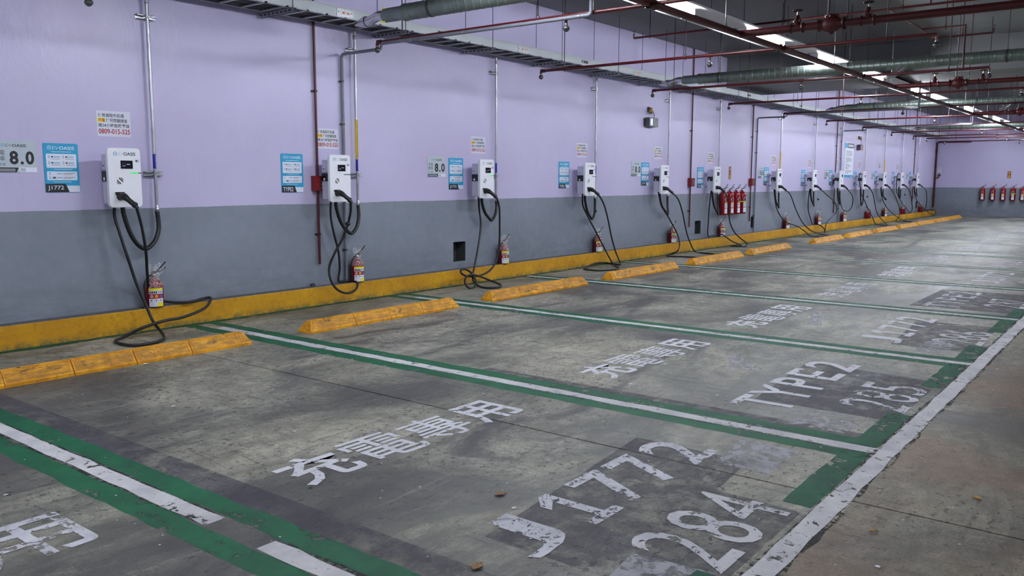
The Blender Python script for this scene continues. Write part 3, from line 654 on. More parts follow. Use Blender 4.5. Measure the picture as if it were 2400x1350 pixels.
# steel conduits with clamp channels and flexible hoses
def channel(b, cx, z):
    for s, z0, z1, y0, y1 in ((0, -.020, -.017, -.042, 0), (0, .017, .020, -.042, 0), (0, -.020, .020, -.004, 0), (0, -.020, -.010, -.042, -.039), (0, .010, .020, -.042, -.039)):
        b.box(cx - .08, cx + .08, y0, y1, z + z0, z + z1, 'galv')
for i, cx in enumerate(CONDX):
    top = 2.90
    t = thing('steel_conduit', (cx, 0, 1.03), 'bright steel conduit ending in a black hose beside the charger, ' + (LEFT[i] if i < 12 else 'farthest'), 'conduit', 'steel conduits rising to the cable tray')
    b = MB(); b.tube([(cx, -.058, 1.06), (cx, -.058, top)], .0145, 'galv', 10); b.build('pipe', t)
    b = MB(); b.lathe([(.0145, 0), (.021, .002), (.021, .03), (.017, .034), (.0145, .06)], 'galv', (cx, -.058, 1.03), seg=10); b.lathe([(.0145, 0), (.019, .002), (.019, .04), (.0145, .042)], 'galv', (cx, -.058, 2.80), seg=10); b.build('coupling', t)
    for z in (1.36, 2.69):
        b = MB(); channel(b, cx, z); b.build('clamp_channel', t)
        b = MB(); b.lathe([(.0165, -.012), (.0165, .012)], 'galv', (cx, -.058, z), seg=10); b.box(cx - .004, cx + .004, -.085, -.07, z - .008, z + .008, 'galv'); b.build('clamp', t)
    if i < 6:
        b = MB(); b.lathe([(.0152, 1.405), (.0152, 1.53)], 'blue_label', (cx, -.058, 0), seg=12)
        for k in range(8): b.box(cx + .001, cx + .008, -.0745, -.0725, 1.412 + k * .0145, 1.421 + k * .0145, 'ink_light')
        b.build('blue_label', t)['label'] = 'blue sticker with small white marks'
    if i in (1, 6, 10):
        b = MB(); b.lathe([(.0152, 1.54), (.0152, 1.96)], 'yellow_label', (cx, -.058, 0), seg=12)
        for k in range(22): b.box(cx - .003, cx + .004, -.0745, -.0725, 1.55 + k * .0185, 1.561 + k * .0185, 'ink')
        b.build('yellow_label', t)['label'] = 'yellow sticker with black marks'
    hx, hz = HOSE[i]; x0 = CX[i] + .02
    P = smooth_path([(x0, -.15, 1.115), (x0 + .005, -.15, 1.02), (x0 + (hx - x0) * .30, -.14, hz + (1.05 - hz) * .42), (hx - .06, -.12, hz + .035), (hx + .02, -.105, hz), (hx + (cx - hx) * .62 + .01, -.085, hz + .06), (cx + .004, -.062, hz + .17), (cx, -.058, 1.035)], 8)
    b = MB(); rr = [.0185 + (.0018 if k % 2 else 0) for k in range(len(P))]; b.tube(P, .019, 'rubber', 10, rr=rr); b.build('flexible_hose', t)

# ------------------------------------------------------------------ paper notices and printed signs
b = MB(); b.rect(0, .29, 0, .212, -.0024, 'paper'); y = -.003
b.word('使用過程中如遇', .012, .235, .160, .192, y, 'ink', .012); b.rect(.008, .072, .118, .152, y, 'yellow'); b.word('充電', .012, .070, .120, .150, y - .0006, 'ink_red', .012)
b.word('任何問題請直', .078, .262, .119, .150, y, 'ink', .012); b.word('撥24小時服務專線', .012, .278, .077, .108, y, 'ink', .012); b.word('0809-015-525', .012, .282, .022, .064, y, 'ink_red', .02)
notice_print = b.mesh('printed_text')
b = MB(); b.add([(0, -.001, 0), (.29, -.001, 0), (.29, -.001, .212), (0, -.001, .212), (0, -.002, 0), (.29, -.002, 0), (.29, -.002, .212), (0, -.002, .212)], [(0, 1, 2, 3), (4, 5, 6, 7), (0, 4, 7, 3), (1, 2, 6, 5)], 'paper'); notice_me = b.mesh('sheet')
NOT = [(3.50, 1.668), (5.80, 1.635), (8.275, 1.65), (10.72, 1.655), (13.15, 1.68), (15.30, 1.635), (18.62, 1.655), (21.02, 1.63), (23.20, 1.66), (25.29, 1.65), (27.49, 1.67), (29.66, 1.67), (31.93, 1.68)]
for i, (x, z) in enumerate(NOT):
    t = thing('hotline_notice', (x, 0, z), 'small white paper notice with yellow highlight and red phone number, ' + LEFT[i], 'notice', 'paper notices above the chargers')
    put('sheet', notice_me, t); put('printed_text', notice_print, t)
def blue_sign(word):
    W, H, y = .272, .392, -.0062; b = MB()
    logo(b, .030, .242, .342, .368, y, 'sign_white', 'sign_white', 'sign_white')
    for k in range(14): b.rect(.062 + k * .0112, .070 + k * .0112, .322, .327, y, 'sign_white')
    for z0, z1 in ((.196, .308), (.098, .168)):
        o = rrect(.018, .254, z0, z1, .008, 3); b.poly([(x, y, z) for x, z in o], 'sign_white')
    y2 = y - .0005
    for cx_, cz in ((.034, .284), (.144, .284), (.034, .236), (.144, .236), (.034, .150), (.034, .118)):
        o = rrect(cx_, cx_ + .013, cz - .010, cz + .010, .004, 2); b.poly([(x, y2, z) for x, z in o], 'sign_teal'); o = rrect(cx_ + .003, cx_ + .010, cz - .006, cz + .006, .002, 2); b.poly([(x, y2 - .0004, z) for x, z in o], 'sign_white')
        if cz > .2:
            b.rect(cx_ + .024, cx_ + .038, cz - .005, cz + .006, y2, 'ink')
            for k in range(5): b.rect(cx_ + .044 + k * .0095, cx_ + .051 + k * .0095, cz - .004, cz + .004, y2, 'sign_teal')
            for k in range(10): b.rect(cx_ + .024 + k * .0068, cx_ + .029 + k * .0068, cz - .018, cz - .0145, y2, 'ink_dim')
        else:
            if cz < .13: b.rect(cx_ + .026, cx_ + .052, cz - .008, cz + .007, y2, 'ink_dim')
            for k in range(4): b.rect(cx_ + .062 + k * .0095, cx_ + .069 + k * .0095, cz - .004, cz + .004, y2, 'sign_teal')
            for k in range(14): b.rect(cx_ + .108 + k * .0068, cx_ + .1135 + k * .0068, cz + .001, cz + .005, y2, 'ink_dim')
            for k in range(10): b.rect(cx_ + .108 + k * .0068, cx_ + .1135 + k * .0068, cz - .008, cz - .0045, y2, 'ink_dim')
    for k in range(13): b.rect(.075 + k * .0112, .083 + k * .0112, .182, .187, y, 'sign_white')
    for k in range(16): b.rect(.065 + k * .0088, .0715 + k * .0088, .082, .0865, y, 'sign_white')
    b.rect(.165, .270, .002, .054, y, 'sign_white')
    b.poly([(.002, y2, .002), (.186, y2, .002), (.160, y2, .066), (.150, y2, .070), (.002, y2, .070)], 'ink')
    b.word(word, .018, .142, .013, .055, y2 - .0005, 'sign_white', .012)
    return b.mesh('printed_graphics')
b = MB(); b.prism_y(rrect(0, .272, 0, .392, .01, 3), -.0056, -.0006, 'sign_teal'); plate_me = b.mesh('plate')
graf = {w_: blue_sign(w_) for w_ in ('J1772', 'TYPE2')}
BS = [(3.058, 1.205), (5.335, 1.18), (7.848, 1.19), (10.25, 1.188), (12.70, 1.218), (14.86, 1.165), (18.20, 1.205), (20.60, 1.178), (22.74, 1.19), (24.92, 1.17), (27.08, 1.205), (29.12, 1.20), (31.36, 1.22)]
for i, (x, z) in enumerate(BS):
    w_ = 'J1772' if i % 2 == 0 else 'TYPE2'
    t = thing('instruction_sign', (x, 0, z), 'blue instruction sign ending in %s, %s' % (w_, LEFT[i] + ' of the blue signs'), 'sign', 'blue instruction signs beside the chargers')
    put('plate', plate_me, t); put('printed_graphics', graf[w_], t)
b = MB(); b.prism_y(rrect(0, .322, 0, .248, .008, 3), -.0056, -.0006, 'sign_grey'); gplate = b.mesh('plate')
b = MB(); y = -.0062
logo(b, .068, .250, .196, .218, y, 'sign_teal', 'ink_dim', 'ink')
b.word('充電', .012, .092, .132, .172, y, 'ink_dim', .006); b.word('費率', .012, .092, .086, .126, y, 'ink_dim', .006); b.word('元/度電', .012, .094, .052, .072, y, 'ink_dim')
for x0 in (.128, .238):
    pass
b.word('8', .124, .188, .062, .166, y, 'ink', .035); b.word('0', .240, .304, .062, .166, y, 'ink', .035)
b.add([(.214 + .012 * math.cos(R(a)), y, .074 + .012 * math.sin(R(a))) for a in range(0, 360, 30)], [tuple(range(12))], 'ink')
b.poly([(.002, y, .002), (.170, y, .002), (.186, y, .038), (.002, y, .038)], 'ink'); b.rect(.19, .32, .002, .04, y + .0003, 'sign_white')
for r_ in range(2):
    for k in range(17): b.rect(.012 + k * .0088, .0188 + k * .0088, .010 + r_ * .012, .016 + r_ * .012, y - .0004, 'ink_light')
for r_ in range(3): b.rect(.198, .235, .010 + r_ * .009, .0135 + r_ * .009, y - .0004, 'ink_dim')
gprint = b.mesh('printed_graphics')
GS = [(2.683, 1.362), (7.47, 1.345), (12.36, 1.375), (17.86, 1.362), (22.34, 1.355), (26.71, 1.36), (30.94, 1.37)]
for i, (x, z) in enumerate(GS):
    t = thing('price_sign', (x, 0, z), 'grey price sign reading 8.0, ' + LEFT[i] + ' of the grey signs', 'sign', 'grey price signs beside the blue signs')
    put('plate', gplate, t); put('printed_graphics', gprint, t)
# tall notice board with terms
t = thing('notice_board', (23.97, 0, 1.40), 'tall white notice board with teal and grey header between two chargers', 'notice board')
b = MB(); b.box(23.97, 24.78, -.012, -.001, 1.40, 2.33, 'sign_white'); b.build('board', t)
b = MB(); y = -.013; b.rect(23.97, 24.22, 2.20, 2.33, y, 'sign_teal'); b.rect(24.22, 24.78, 2.20, 2.33, y, 'ink_dim'); b.rect(23.97, 24.78, 1.40, 1.465, y, 'sign_teal')
for k in range(9): b.rect(24.27 + k * .05, 24.31 + k * .05, 2.24, 2.29, y - .001, 'sign_white')
rn = random.Random(5)
for k in range(22):
    z = 2.14 - k * .030; L = rn.uniform(.2, .66)
    if k % 6 == 0: b.rect(24.03, 24.09, z, z + .012, y, 'sign_teal')
    else: b.rect(24.06, 24.06 + L, z, z + .010, y, 'ink_dim')
b.rect(24.55, 24.74, 1.42, 1.44, y - .001, 'sign_white'); b.build('printed_text', t)

# ------------------------------------------------------------------ fire extinguishers
def on_cyl(cx, cy, r, pts, mat, b, a_mid, smooth=True):
    """pts in (arc length, z)"""
    b.add([(cx + r * math.cos(a_mid + s / r), cy + r * math.sin(a_mid + s / r), z) for s, z in pts], [tuple(range(len(pts)))], mat, smooth)
def cyl_rect(b, r, s0, s1, z0, z1, mat, am, n=8):
    vs = []
    for i in range(n + 1):
        a = am + (s0 + (s1 - s0) * i / n) / r
        vs += [(r * math.cos(a), r * math.sin(a), z0), (r * math.cos(a), r * math.sin(a), z1)]
    b.add(vs, [(2 * i, 2 * i + 2, 2 * i + 3, 2 * i + 1) for i in range(n)], mat, True)
def ext_parts(r, h, am, small):
    P = {}
    b = MB(); k = r / .062
    b.lathe([(0, 0), (r * .93, 0), (r, .012), (r, h - r * .8), (r * .93, h - r * .42), (r * .72, h - r * .12), (r * .42, h), (r * .26, h + .012), (r * .24, h + .03)], 'red_ext', seg=20); P['cylinder'] = b.mesh('cylinder')
    b = MB(); b.lathe([(.016, h + .02), (.018, h + .03), (.014, h + .055), (.0, h + .06)], 'chrome', seg=10); b.tube([(-.01, 0, h + .045), (.045, -.005, h + .052)], .006, 'chrome', 6); P['valve'] = b.mesh('valve')
    b = MB()
    for z0, z1, m in ((.05, .10, 'steel_dark'), (.066, .15, 'black')):
        q = [(-.02, 0, h + z0), (.03, -.005, h + z0 + .008), (.105, -.02, h + z1)]
        b.tube(smooth_path(q, 3), .006, m, 6)
    P['handle'] = b.mesh('handle')
    b = MB(); b.tube(smooth_path([(-.012, 0, h + .035), (-.045, -.01, h + .035), (-r - .018, -.012, h - .02), (-r - .022, -.012, h * .6), (-r - .014, -.01, h * .22)], 5), .007, 'black', 7); b.tube([(-r - .014, -.01, h * .24), (-r - .012, -.01, h * .06)], .011, 'black', 8); P['hose'] = b.mesh('hose')
    b = MB(); R1 = r + .0008; W = r * .88
    if small:
        cyl_rect(b, R1, -W, W, h * .02, h * .70, 'sign_white', am); cyl_rect(b, R1 + .0005, -W, W, h * .62, h * .70, 'yellow', am); cyl_rect(b, R1 + .0005, -W, W, h * .32, h * .49, 'ink_red', am)
        for k_, m in ((-.62, 'sign_white'), (0, 'yellow'), (.62, 'blue_dot')):
            c = k_ * W; rr = .0125; on_cyl(0, 0, R1 + .001, [(c + rr * math.cos(R(a)), h * .405 + rr * math.sin(R(a))) for a in range(0, 360, 45)], m, b, am)
            if k_ < .5: cyl_rect(b, R1 + .0015, c - .006, c + .006, h * .405 - .003, h * .405 + .004, 'ink', am, 2)
        cyl_rect(b, R1 + .001, .1 * W, W, h * .03, h * .16, 'yellow_label' if False else 'yellow', am)
        for k_ in range(3): cyl_rect(b, R1 + .001, -W * .75 + k_ * W * .62, -W * .60 + k_ * W * .62, h * .23, h * .27, 'ink', am, 1)
        for k_ in range(4): cyl_rect(b, R1 + .001, -W * .88 + k_ * W * .26, -W * .70 + k_ * W * .26, h * .51, h * .59, 'ink', am, 1)
        for k_ in range(3): cyl_rect(b, R1 + .001, W * .25 + k_ * W * .24, W * .36 + k_ * W * .24, h * .52, h * .59, 'ink_dim', am, 1)
    else:
        W = r * .55
        on_cyl(0, 0, R1, [(.042 * math.cos(R(a)), h * .66 + .042 * math.sin(R(a))) for a in range(0, 360, 30)], 'sign_white', b, am); on_cyl(0, 0, R1 + .0006, [(.026 * math.cos(R(a)), h * .665 + .026 * math.sin(R(a))) for a in range(0, 360, 60)], 'ink', b, am)
        cyl_rect(b, R1, -W, W, h * .50, h * .56, 'orange', am); cyl_rect(b, R1, -W, W, h * .32, h * .52, 'sign_white', am); cyl_rect(b, R1, -W, W, h * .285, h * .32, 'ink_red', am); cyl_rect(b, R1, -W, W, h * .07, h * .285, 'sign_white', am)
        cyl_rect(b, R1 + .0006, W * .45, W, h * .34, h * .52, 'yellow_label', am)
        for k_ in range(5): cyl_rect(b, R1 + .0006, -W * .8, W * .3, h * (.36 + .028 * k_), h * (.37 + .028 * k_), 'ink_dim', am, 3)
    P['printed_label'] = b.mesh('printed_label')
    return P
SMALL = ext_parts(.074, .240, R(-108), True)
def bag_mesh(seed):
    rn = random.Random(seed); seg = 16; prof = [(.0755, .175), (.074, .205), (.054, .238), (.036, .262), (.046, .292), (.064, .325), (.080, .358)]; vs = []
    for k, (r_, z) in enumerate(prof):
        for j in range(seg):
            a = 2 * math.pi * j / seg; q = r_ * (1 + rn.uniform(-.10, .10) * (1 if k > 2 else .15)) ; sh = .035 * max(0, k - 3) / 3
            vs.append((q * math.cos(a) + sh + (rn.uniform(-.012, .012) if k > 3 else 0), q * math.sin(a) * (.85 if k > 3 else 1), z + (rn.uniform(-.02, .03) if k == 6 else rn.uniform(-.004, .004))))
    b = MB(); b.add(vs, [(i * seg + j, i * seg + (j + 1) % seg, (i + 1) * seg + (j + 1) % seg, (i + 1) * seg + j) for i in range(6) for j in range(seg)], 'bag', False)
    return b.mesh('plastic_bag')
BAGS = [bag_mesh(s) for s in (1, 2, 3, 4)]
b = MB(); b.box(-.115, -.045, -.02, .02, .0, .008, 'red_dark'); b.box(-.06, .06, -.045, .045, 0, .003, 'red_dark'); foot_me = b.mesh('foot_bracket')
EX = [3.885, 6.25, 8.85, 11.23, 13.74, 15.87, 19.5, 21.77, 23.92, 26.25, 28.15, 30.42, 33.03]
for i, x in enumerate(EX):
    t = thing('kerb_extinguisher', (x, -.080, KERB_H), 'small red fire extinguisher in a clear bag on the yellow kerb, ' + (LEFT[i] if i < 12 else 'farthest near the corner'), 'fire extinguisher', 'small fire extinguishers on the kerb')
    put('foot_bracket', foot_me, t)
    for k, me in SMALL.items():
        o_ = put(k, me, t, (0, 0, .003))
    put('plastic_bag', BAGS[i % 4], t)
    if i in (9, 11, 12): t.rotation_euler = (0, 0, R(70))
    if i in (3, 5, 8): t.rotation_euler = (0, 0, R(-8))
BIG = ext_parts(.082, .455, R(-90), False)
def big(x, y, z, rz, label, group, lime):
    t = thing('hanging_extinguisher', (x, y, z), label, 'fire extinguisher', group); t.rotation_euler = (0, 0, rz)
    for k, me in BIG.items(): put(k, me, t)
    b = MB(); b.box(-.02, .02, .06, .10, .30, .40, 'steel_dark'); b.build('wall_hook', t, origin=L0)
    if lime:
        b = MB(); cyl_rect(b, .0835, -.16, .16, .245, .262, 'lime', R(-90), 16); b.build('strap', t, origin=L0)['label'] = 'bright lime green strap'
for i, x in enumerate((15.87, 16.18, 16.50, 16.80)):
    big(x, -.10, .625, R(-14), 'large red fire extinguisher hung under the vertical sign, ' + ('rightmost of four, lime strap' if i == 3 else LEFT[i] + ' of four'), 'four large extinguishers on the lilac wall', i == 3)
for i, y in enumerate((-1.69, -2.02, -2.35, -2.66, -2.96)):
    big(WALL_X1 - .10, y, .60, R(-90), 'red fire extinguisher on the end wall, ' + LEFT[i] + ' of five' + (', pale band' if i == 3 else ''), 'five extinguishers on the end wall', i == 3)
# vertical red signs
def vert_sign(parent_loc, rz, label, mat, ink):
    t = thing('extinguisher_sign', parent_loc, label, 'sign'); t.rotation_euler = (0, 0, rz)
    b = MB(); b.prism_y(rrect(-.055, .055, 0, .25, .006, 2), -.004, -.0005, mat); b.build('plate', t, origin=L0)
    b = MB()
    for k, ch in enumerate('滅火器'): b.word(ch, -.036, .036, .166 - k * .078, .236 - k * .078, -.0048, ink, .0)
    b.build('lettering', t, origin=L0)
vert_sign((16.37, 0, 1.335), 0, 'vertical red sign with yellow characters above four large extinguishers', 'red_box', 'yellow')
vert_sign((WALL_X1, -2.48, 1.40), R(-90), 'vertical red sign above the five end wall extinguishers', 'red_box', 'yellow')
vert_sign((WALL_X1, -.17, 1.55), R(-90), 'small white vertical sign with red characters beside the corner riser', 'sign_white', 'ink_red')

# ------------------------------------------------------------------ cable tray along the wall
TY0, TY1, TZ = -.50, -.13, 2.895
t = thing('cable_tray', (-3, TY0, TZ), 'long white ladder cable tray hung along the top of the lilac wall', 'cable tray')
for y, s in ((TY0, 1), (TY1, -1)):
    b = MB(); b.box(-3, 35.0, min(y, y + s * .003), max(y, y + s * .003), TZ, TZ + .10, 'tray'); b.box(-3, 35.0, min(y, y + s * .02), max(y, y + s * .02), TZ, TZ + .003, 'tray'); b.box(-3, 35.0, min(y - s * .004, y + s * .016), max(y - s * .004, y + s * .016), TZ + .097, TZ + .105, 'tray')
    b.build('side_rail', t)
b = MB(); b.box(-.015, .015, 0, .37, 0, .012, 'tray'); rung_me = b.mesh('rung')
x = -2.9; 
while x < 34.9: put('rung', rung_me, t, (x + 3, 0, .004)); x += .235
b = MB(); b.box(0, .20, -.004, 0, .012, .09, 'galv')
for k, m in ((.018, 'ink'), (.18, 'ink')): b.box(k, k + .008, -.006, -.004, .05, .06, m)
for k in range(4): b.box(.045 + k * .03, .065 + k * .03, -.0055, -.004, .04, .062, 'orange' if k % 2 else 'ink_light')
plate2 = b.mesh('splice_plate')
b = MB(); b.box(0, .16, -.0035, 0, .035, .068, 'ink'); b.box(.02, .045, -.0042, -.0035, .042, .06, 'ink_light'); tag2 = b.mesh('black_tag')
b = MB(); b.box(0, .004, -.0015, 0, 0, .10, 'steel_dark'); seam = b.mesh('joint')
for k in range(-3, 10):
    x = 5.68 + 2.925 * k
    put('splice_plate', plate2, t, (x + 3, 0, 0))
    if x + 1.48 < 34: put('tag', tag2, t, (x + 1.46 + 3, 0, 0))
    put('joint', seam, t, (x + .1 + 3, 0, 0))
b = MB(); b.tube([(0, 0, 0), (0, 0, CEIL - 2.86)], .0045, 'rod', 6); b.lathe([(0, .01), (.011, .01), (.011, .022), (0, .022)], 'chrome', seg=6); trod = b.mesh('hanger_rod')
b = MB()
b.box(-.02, -.017, 0, .54, 0, .04, 'galv'); b.box(.017, .02, 0, .54, 0, .04, 'galv'); b.box(-.02, .02, 0, .54, .037, .04, 'galv')
for k in range(8): b.box(-.0215, -.0195, .04 + k * .062, .07 + k * .062, .012, .024, 'ink')
tb = b.mesh('support_channel')
x = -2.22
while x < 34.8:
    if not 16.0 < x < 17.95:
        for y in (-.53, -.10): put('hanger_rod', trod, t, (x + 3, y - TY0, 2.86 - TZ))
    else:
        b = MB()
        for y in (-.53, -.10): b.tube([(x, y, 2.86), (x, y, 3.13)], .0045, 'rod', 6)
        b.build('hanger_rod', t)
    put('support_channel', tb, t, (x + 3, -.56 - TY0, 2.853 - TZ)); x += 1.47

for k in range(9):
    y = TY1 - .025 - k * .0405; rc = .014 + .003 * (k % 2); z = TZ + .018 + rc
    t = thing('tray_cable', (-3, y, z), 'dark cable lying in the ladder cable tray, %s from the wall' % ORD[k], 'cable', 'cables lying in the tray')
    b = MB(); b.tube([(-3 + 1.9 * j, y + .004 * math.sin(j * 1.7 + k), z) for j in range(21)], rc, 'black' if k % 3 else 'steel_dark', 6); b.build('sheath', t)

# ------------------------------------------------------------------ sprinkler network
def clip_rod(b, x, y, z, top, mat='red_dark'):
    b.tube([(x, y, z + .04), (x, y, top)], .0055, mat, 6); b.tube([(x - .026, y, z), (x - .02, y, z + .03), (x, y, z + .05), (x + .02, y, z + .03), (x + .026, y, z), (x + .015, y, z - .02), (x, y, z - .026), (x - .015, y, z - .02), (x - .026, y, z)], .004, mat, 5)
b = MB(); b.tube([(0, 0, .0), (0, 0, .05)], .011, 'red_pipe', 8); b.lathe([(.011, 0), (.015, -.003), (.015, -.018), (.020, -.022), (.028, -.036), (.031, -.040), (.029, -.050), (.020, -.064), (.006, -.072), (0, -.072)], 'steel_dark', seg=14); b.lathe([(.0152, -.004), (.0158, -.014)], 'chrome', seg=12); head_me = b.mesh('sprinkler_head')
def cz(x): return 3.13 if 16.05 < x < 17.9 else CEIL
BR = [5.93, 8.69, 11.57, 14.38, 17.09, 19.8, 22.68, 25.53, 28.1, 29.9, 32.6]
Z = 2.655
for i, x in enumerate(BR):
    yend = -5.29 if i in (1, 2) else -7.6 if i > 2 else -6.6
    r_ = .0165
    t = thing('sprinkler_pipe', (x, -.8, Z), 'dark red sprinkler pipe running out from the lilac wall, ' + LEFT[min(i, 12)], 'pipe', 'cross pipes of the sprinkler system')
    b = MB(); b.tube([(x, -.8, Z - .03)] + smooth_path([(x, -.8, Z - .02), (x, -.806, Z - .004), (x, -.83, Z)], 4) + [(x, yend, Z)], r_, 'red_pipe', 10); b.lathe([(.022, -.86), (.022, -.81)], 'red_dark', (x, 0, Z), 'y', 10); b.build('pipe', t)
    for k, y in enumerate((-.8, -3.05, -5.29)):
        put('sprinkler_head', head_me, t, (0, y + .8, -.03 if k == 0 else -.035 - .02))
        if k == 1: b = MB(); b.lathe([(.022, -.03), (.022, .03)], 'red_pipe', (x, y, Z), 'y', 10); b.build('tee', t)
    for y in (-1.15, -2.76, -4.85):
        b = MB(); clip_rod(b, x, y, Z, cz(x), 'red_dark'); b.build('hanger_rod', t)
# upper branch net near the ceiling
t = thing('upper_sprinkler_pipe', (10.17, -1.26, 3.2), 'thin dark red pipe network close under the ceiling', 'pipe')
UZ = 3.2
b = MB(); b.tube([(10.17, -1.26, UZ), (10.17, -5.4, UZ)], .013, 'red_pipe', 8); b.tube([(10.17, -5.4, UZ), (10.17, -5.4, CEIL)], .013, 'red_pipe', 8)
b.tube([(10.17, -4.48, UZ), (12.55, -4.48, UZ)], .012, 'red_pipe', 8); b.tube([(12.55, -4.40, UZ), (12.55, -5.15, UZ)], .012, 'red_pipe', 8); b.tube([(11.75, -4.48, UZ), (11.75, -4.97, UZ), (11.75, -4.97, Z)], .013, 'red_pipe', 8); b.build('pipe', t)
for x, y in ((10.17, -1.26), (12.55, -5.15), (10.17, -4.9)):
    b = MB(); b.tube([(x, y, UZ), (x, y, UZ + .06)], .010, 'red_dark', 8); b.lathe([(.004, .06), (.006, .085), (.022, .09), (.022, .093), (0, .094)], 'steel_dark', (x, y, UZ), seg=10); b.build('upright_head', t)
for x, y in ((10.17, -1.5), (10.17, -3.3), (10.17, -4.62), (11.75, -4.75), (12.55, -4.8)):
    b = MB(); clip_rod(b, x, y, UZ, CEIL); b.build('hanger_rod', t)
# main pipe under the light board
MY = -3.84
t = thing('main_pipe', (-6, MY, Z), 'thick dark red main pipe running beneath the light board', 'pipe')
b = MB(); b.tube([(-6, MY, Z), (35.2, MY, Z)], .030, 'red_pipe', 14); b.build('pipe', t)
for x in BR[:9]:
    b = MB(); b.lathe([(.040, -.05), (.040, .05)], 'red_dark', (x, MY, Z), 'x', 12); b.build('tee', t)
for x in (-4, -1, 2, 4.6, 7.3, 10.4, 13.0, 15.4, 18.5, 21, 24, 27, 31):
    b = MB(); clip_rod(b, x, MY, Z + .006, CEIL, 'steel_dark'); b.build('hanger_rod', t)
# valve lines
def gate_valve(t, x, y, k=1.0):
    b = MB(); s = k
    b.lathe([(.045 * s, -.055 * s), (.045 * s, -.045 * s), (.030 * s, -.043 * s), (.030 * s, .043 * s), (.045 * s, .045 * s), (.045 * s, .055 * s)], 'red_pipe', (x, y, Z), 'y', 14)
    b.lathe([(.026 * s, 0), (.026 * s, .05 * s), (.034 * s, .055 * s), (.034 * s, .068 * s), (.020 * s, .085 * s), (.016 * s, .11 * s), (0, .11 * s)], 'red_pipe', (x, y, Z), 'z', 12)
    for k_ in range(4): a = R(45 + 90 * k_); b.lathe([(.005 * s, .05 * s), (.005 * s, .075 * s), (0, .075 * s)], 'chrome', (x + .033 * s * math.cos(a), y + .033 * s * math.sin(a), Z), 'z', 6)
    v = b.build('gate_valve', t)
    b = MB(); b.lathe([(.006 * s, .10 * s), (.006 * s, .16 * s)], 'chrome', (x, y, Z), 'z', 8)
    b.tube([(x + .042 * s * math.cos(R(a)), y + .042 * s * math.sin(R(a)), Z + .15 * s) for a in range(0, 361, 30)], .006 * s, 'red_dark', 6)
    b.tube([(x - .04 * s, y, Z + .15 * s), (x + .04 * s, y, Z + .15 * s)], .004 * s, 'red_dark', 5); b.tube([(x, y - .04 * s, Z + .15 * s), (x, y + .04 * s, Z + .15 * s)], .004 * s, 'red_dark', 5); b.build('hand_wheel', v)
def check_valve(t, x, y, s=1.0):
    b = MB(); b.lathe([(.055 * s, -.11 * s), (.055 * s, -.095 * s), (.038 * s, -.09 * s), (.06 * s, -.05 * s), (.072 * s, 0), (.06 * s, .05 * s), (.038 * s, .09 * s), (.055 * s, .095 * s), (.055 * s, .11 * s)], 'red_pipe', (x, y, Z), 'y', 16)
    b.lathe([(.052 * s, .0), (.052 * s, .065 * s), (.060 * s, .067 * s), (.060 * s, .08 * s), (0, .082 * s)], 'red_pipe', (x, y, Z), 'z', 14); b.lathe([(0, -.085 * s), (.02 * s, -.08 * s), (.028 * s, -.05 * s)], 'red_pipe', (x, y, Z), 'z', 10)
    for k_ in range(6): a = R(60 * k_); b.lathe([(.006 * s, .06 * s), (.006 * s, .095 * s), (0, .095 * s)], 'chrome', (x + .052 * s * math.cos(a), y + .052 * s * math.sin(a), Z), 'z', 6)
    b.build('check_valve', t)
VX = [(7.62, 'nearest of three'), (13.17, 'middle of three'), (19.3, 'farthest of three')]
for vx, lab in VX:
    t = thing('valve_pipe', (vx, MY, Z), 'thick red pipe with hand wheel valves joining the main, ' + lab, 'pipe', 'valve lines of the sprinkler system')
    b = MB(); b.tube([(vx, MY, Z), (vx, -9.0, Z)], .034, 'red_pipe', 14); b.build('pipe', t)
    gate_valve(t, vx, -4.37); check_valve(t, vx, -4.67); gate_valve(t, vx, -4.97)
    for y in (-4.80, -6.6):
        b = MB(); clip_rod(b, vx, y, Z + .01, CEIL); b.build('hanger_rod', t)
    b = MB(); b.tube([(vx + .012, -4.64, Z + .08), (vx + .012, -4.64, CEIL)], .008, 'red_pipe', 8); b.tube([(vx - .014, -4.64, Z + .08), (vx - .014, -4.64, CEIL)], .006, 'pvc', 8); b.build('riser', t)

# ------------------------------------------------------------------ spiral air ducts with jet nozzles
DZ = 2.86
def nozzle(parent, P, D, s=1.0, name='nozzle'):
    """small cone jet on a ribbed flexible sleeve; P sleeve root, D unit direction"""
    D = Vector(D).normalized(); P = Vector(P)
    b = MB(); n = 22; q = [P + D * (.26 * s * i / n) + Vector((0, 0, .012 * math.sin(i / n * 5))) for i in range(n + 1)]
    b.tube(q, .045 * s, 'chrome', 14, rr=[(.045 + (.0025 if k % 2 else 0)) * s for k in range(n + 1)]); sl = b.build('flexible_sleeve', parent)
    b = MB(); b.tube([q[-1], q[-1] + D * .03 * s, q[-1] + D * .16 * s, q[-1] + D * .162 * s], .05, 'chrome', 16, cap=False, rr=[.052 * s, .054 * s, .020 * s, .017 * s]); b.tube([q[-1] + D * .155 * s, q[-1] + D * .161 * s], .016 * s, 'hole_dark', 12); b.build('cone', parent)
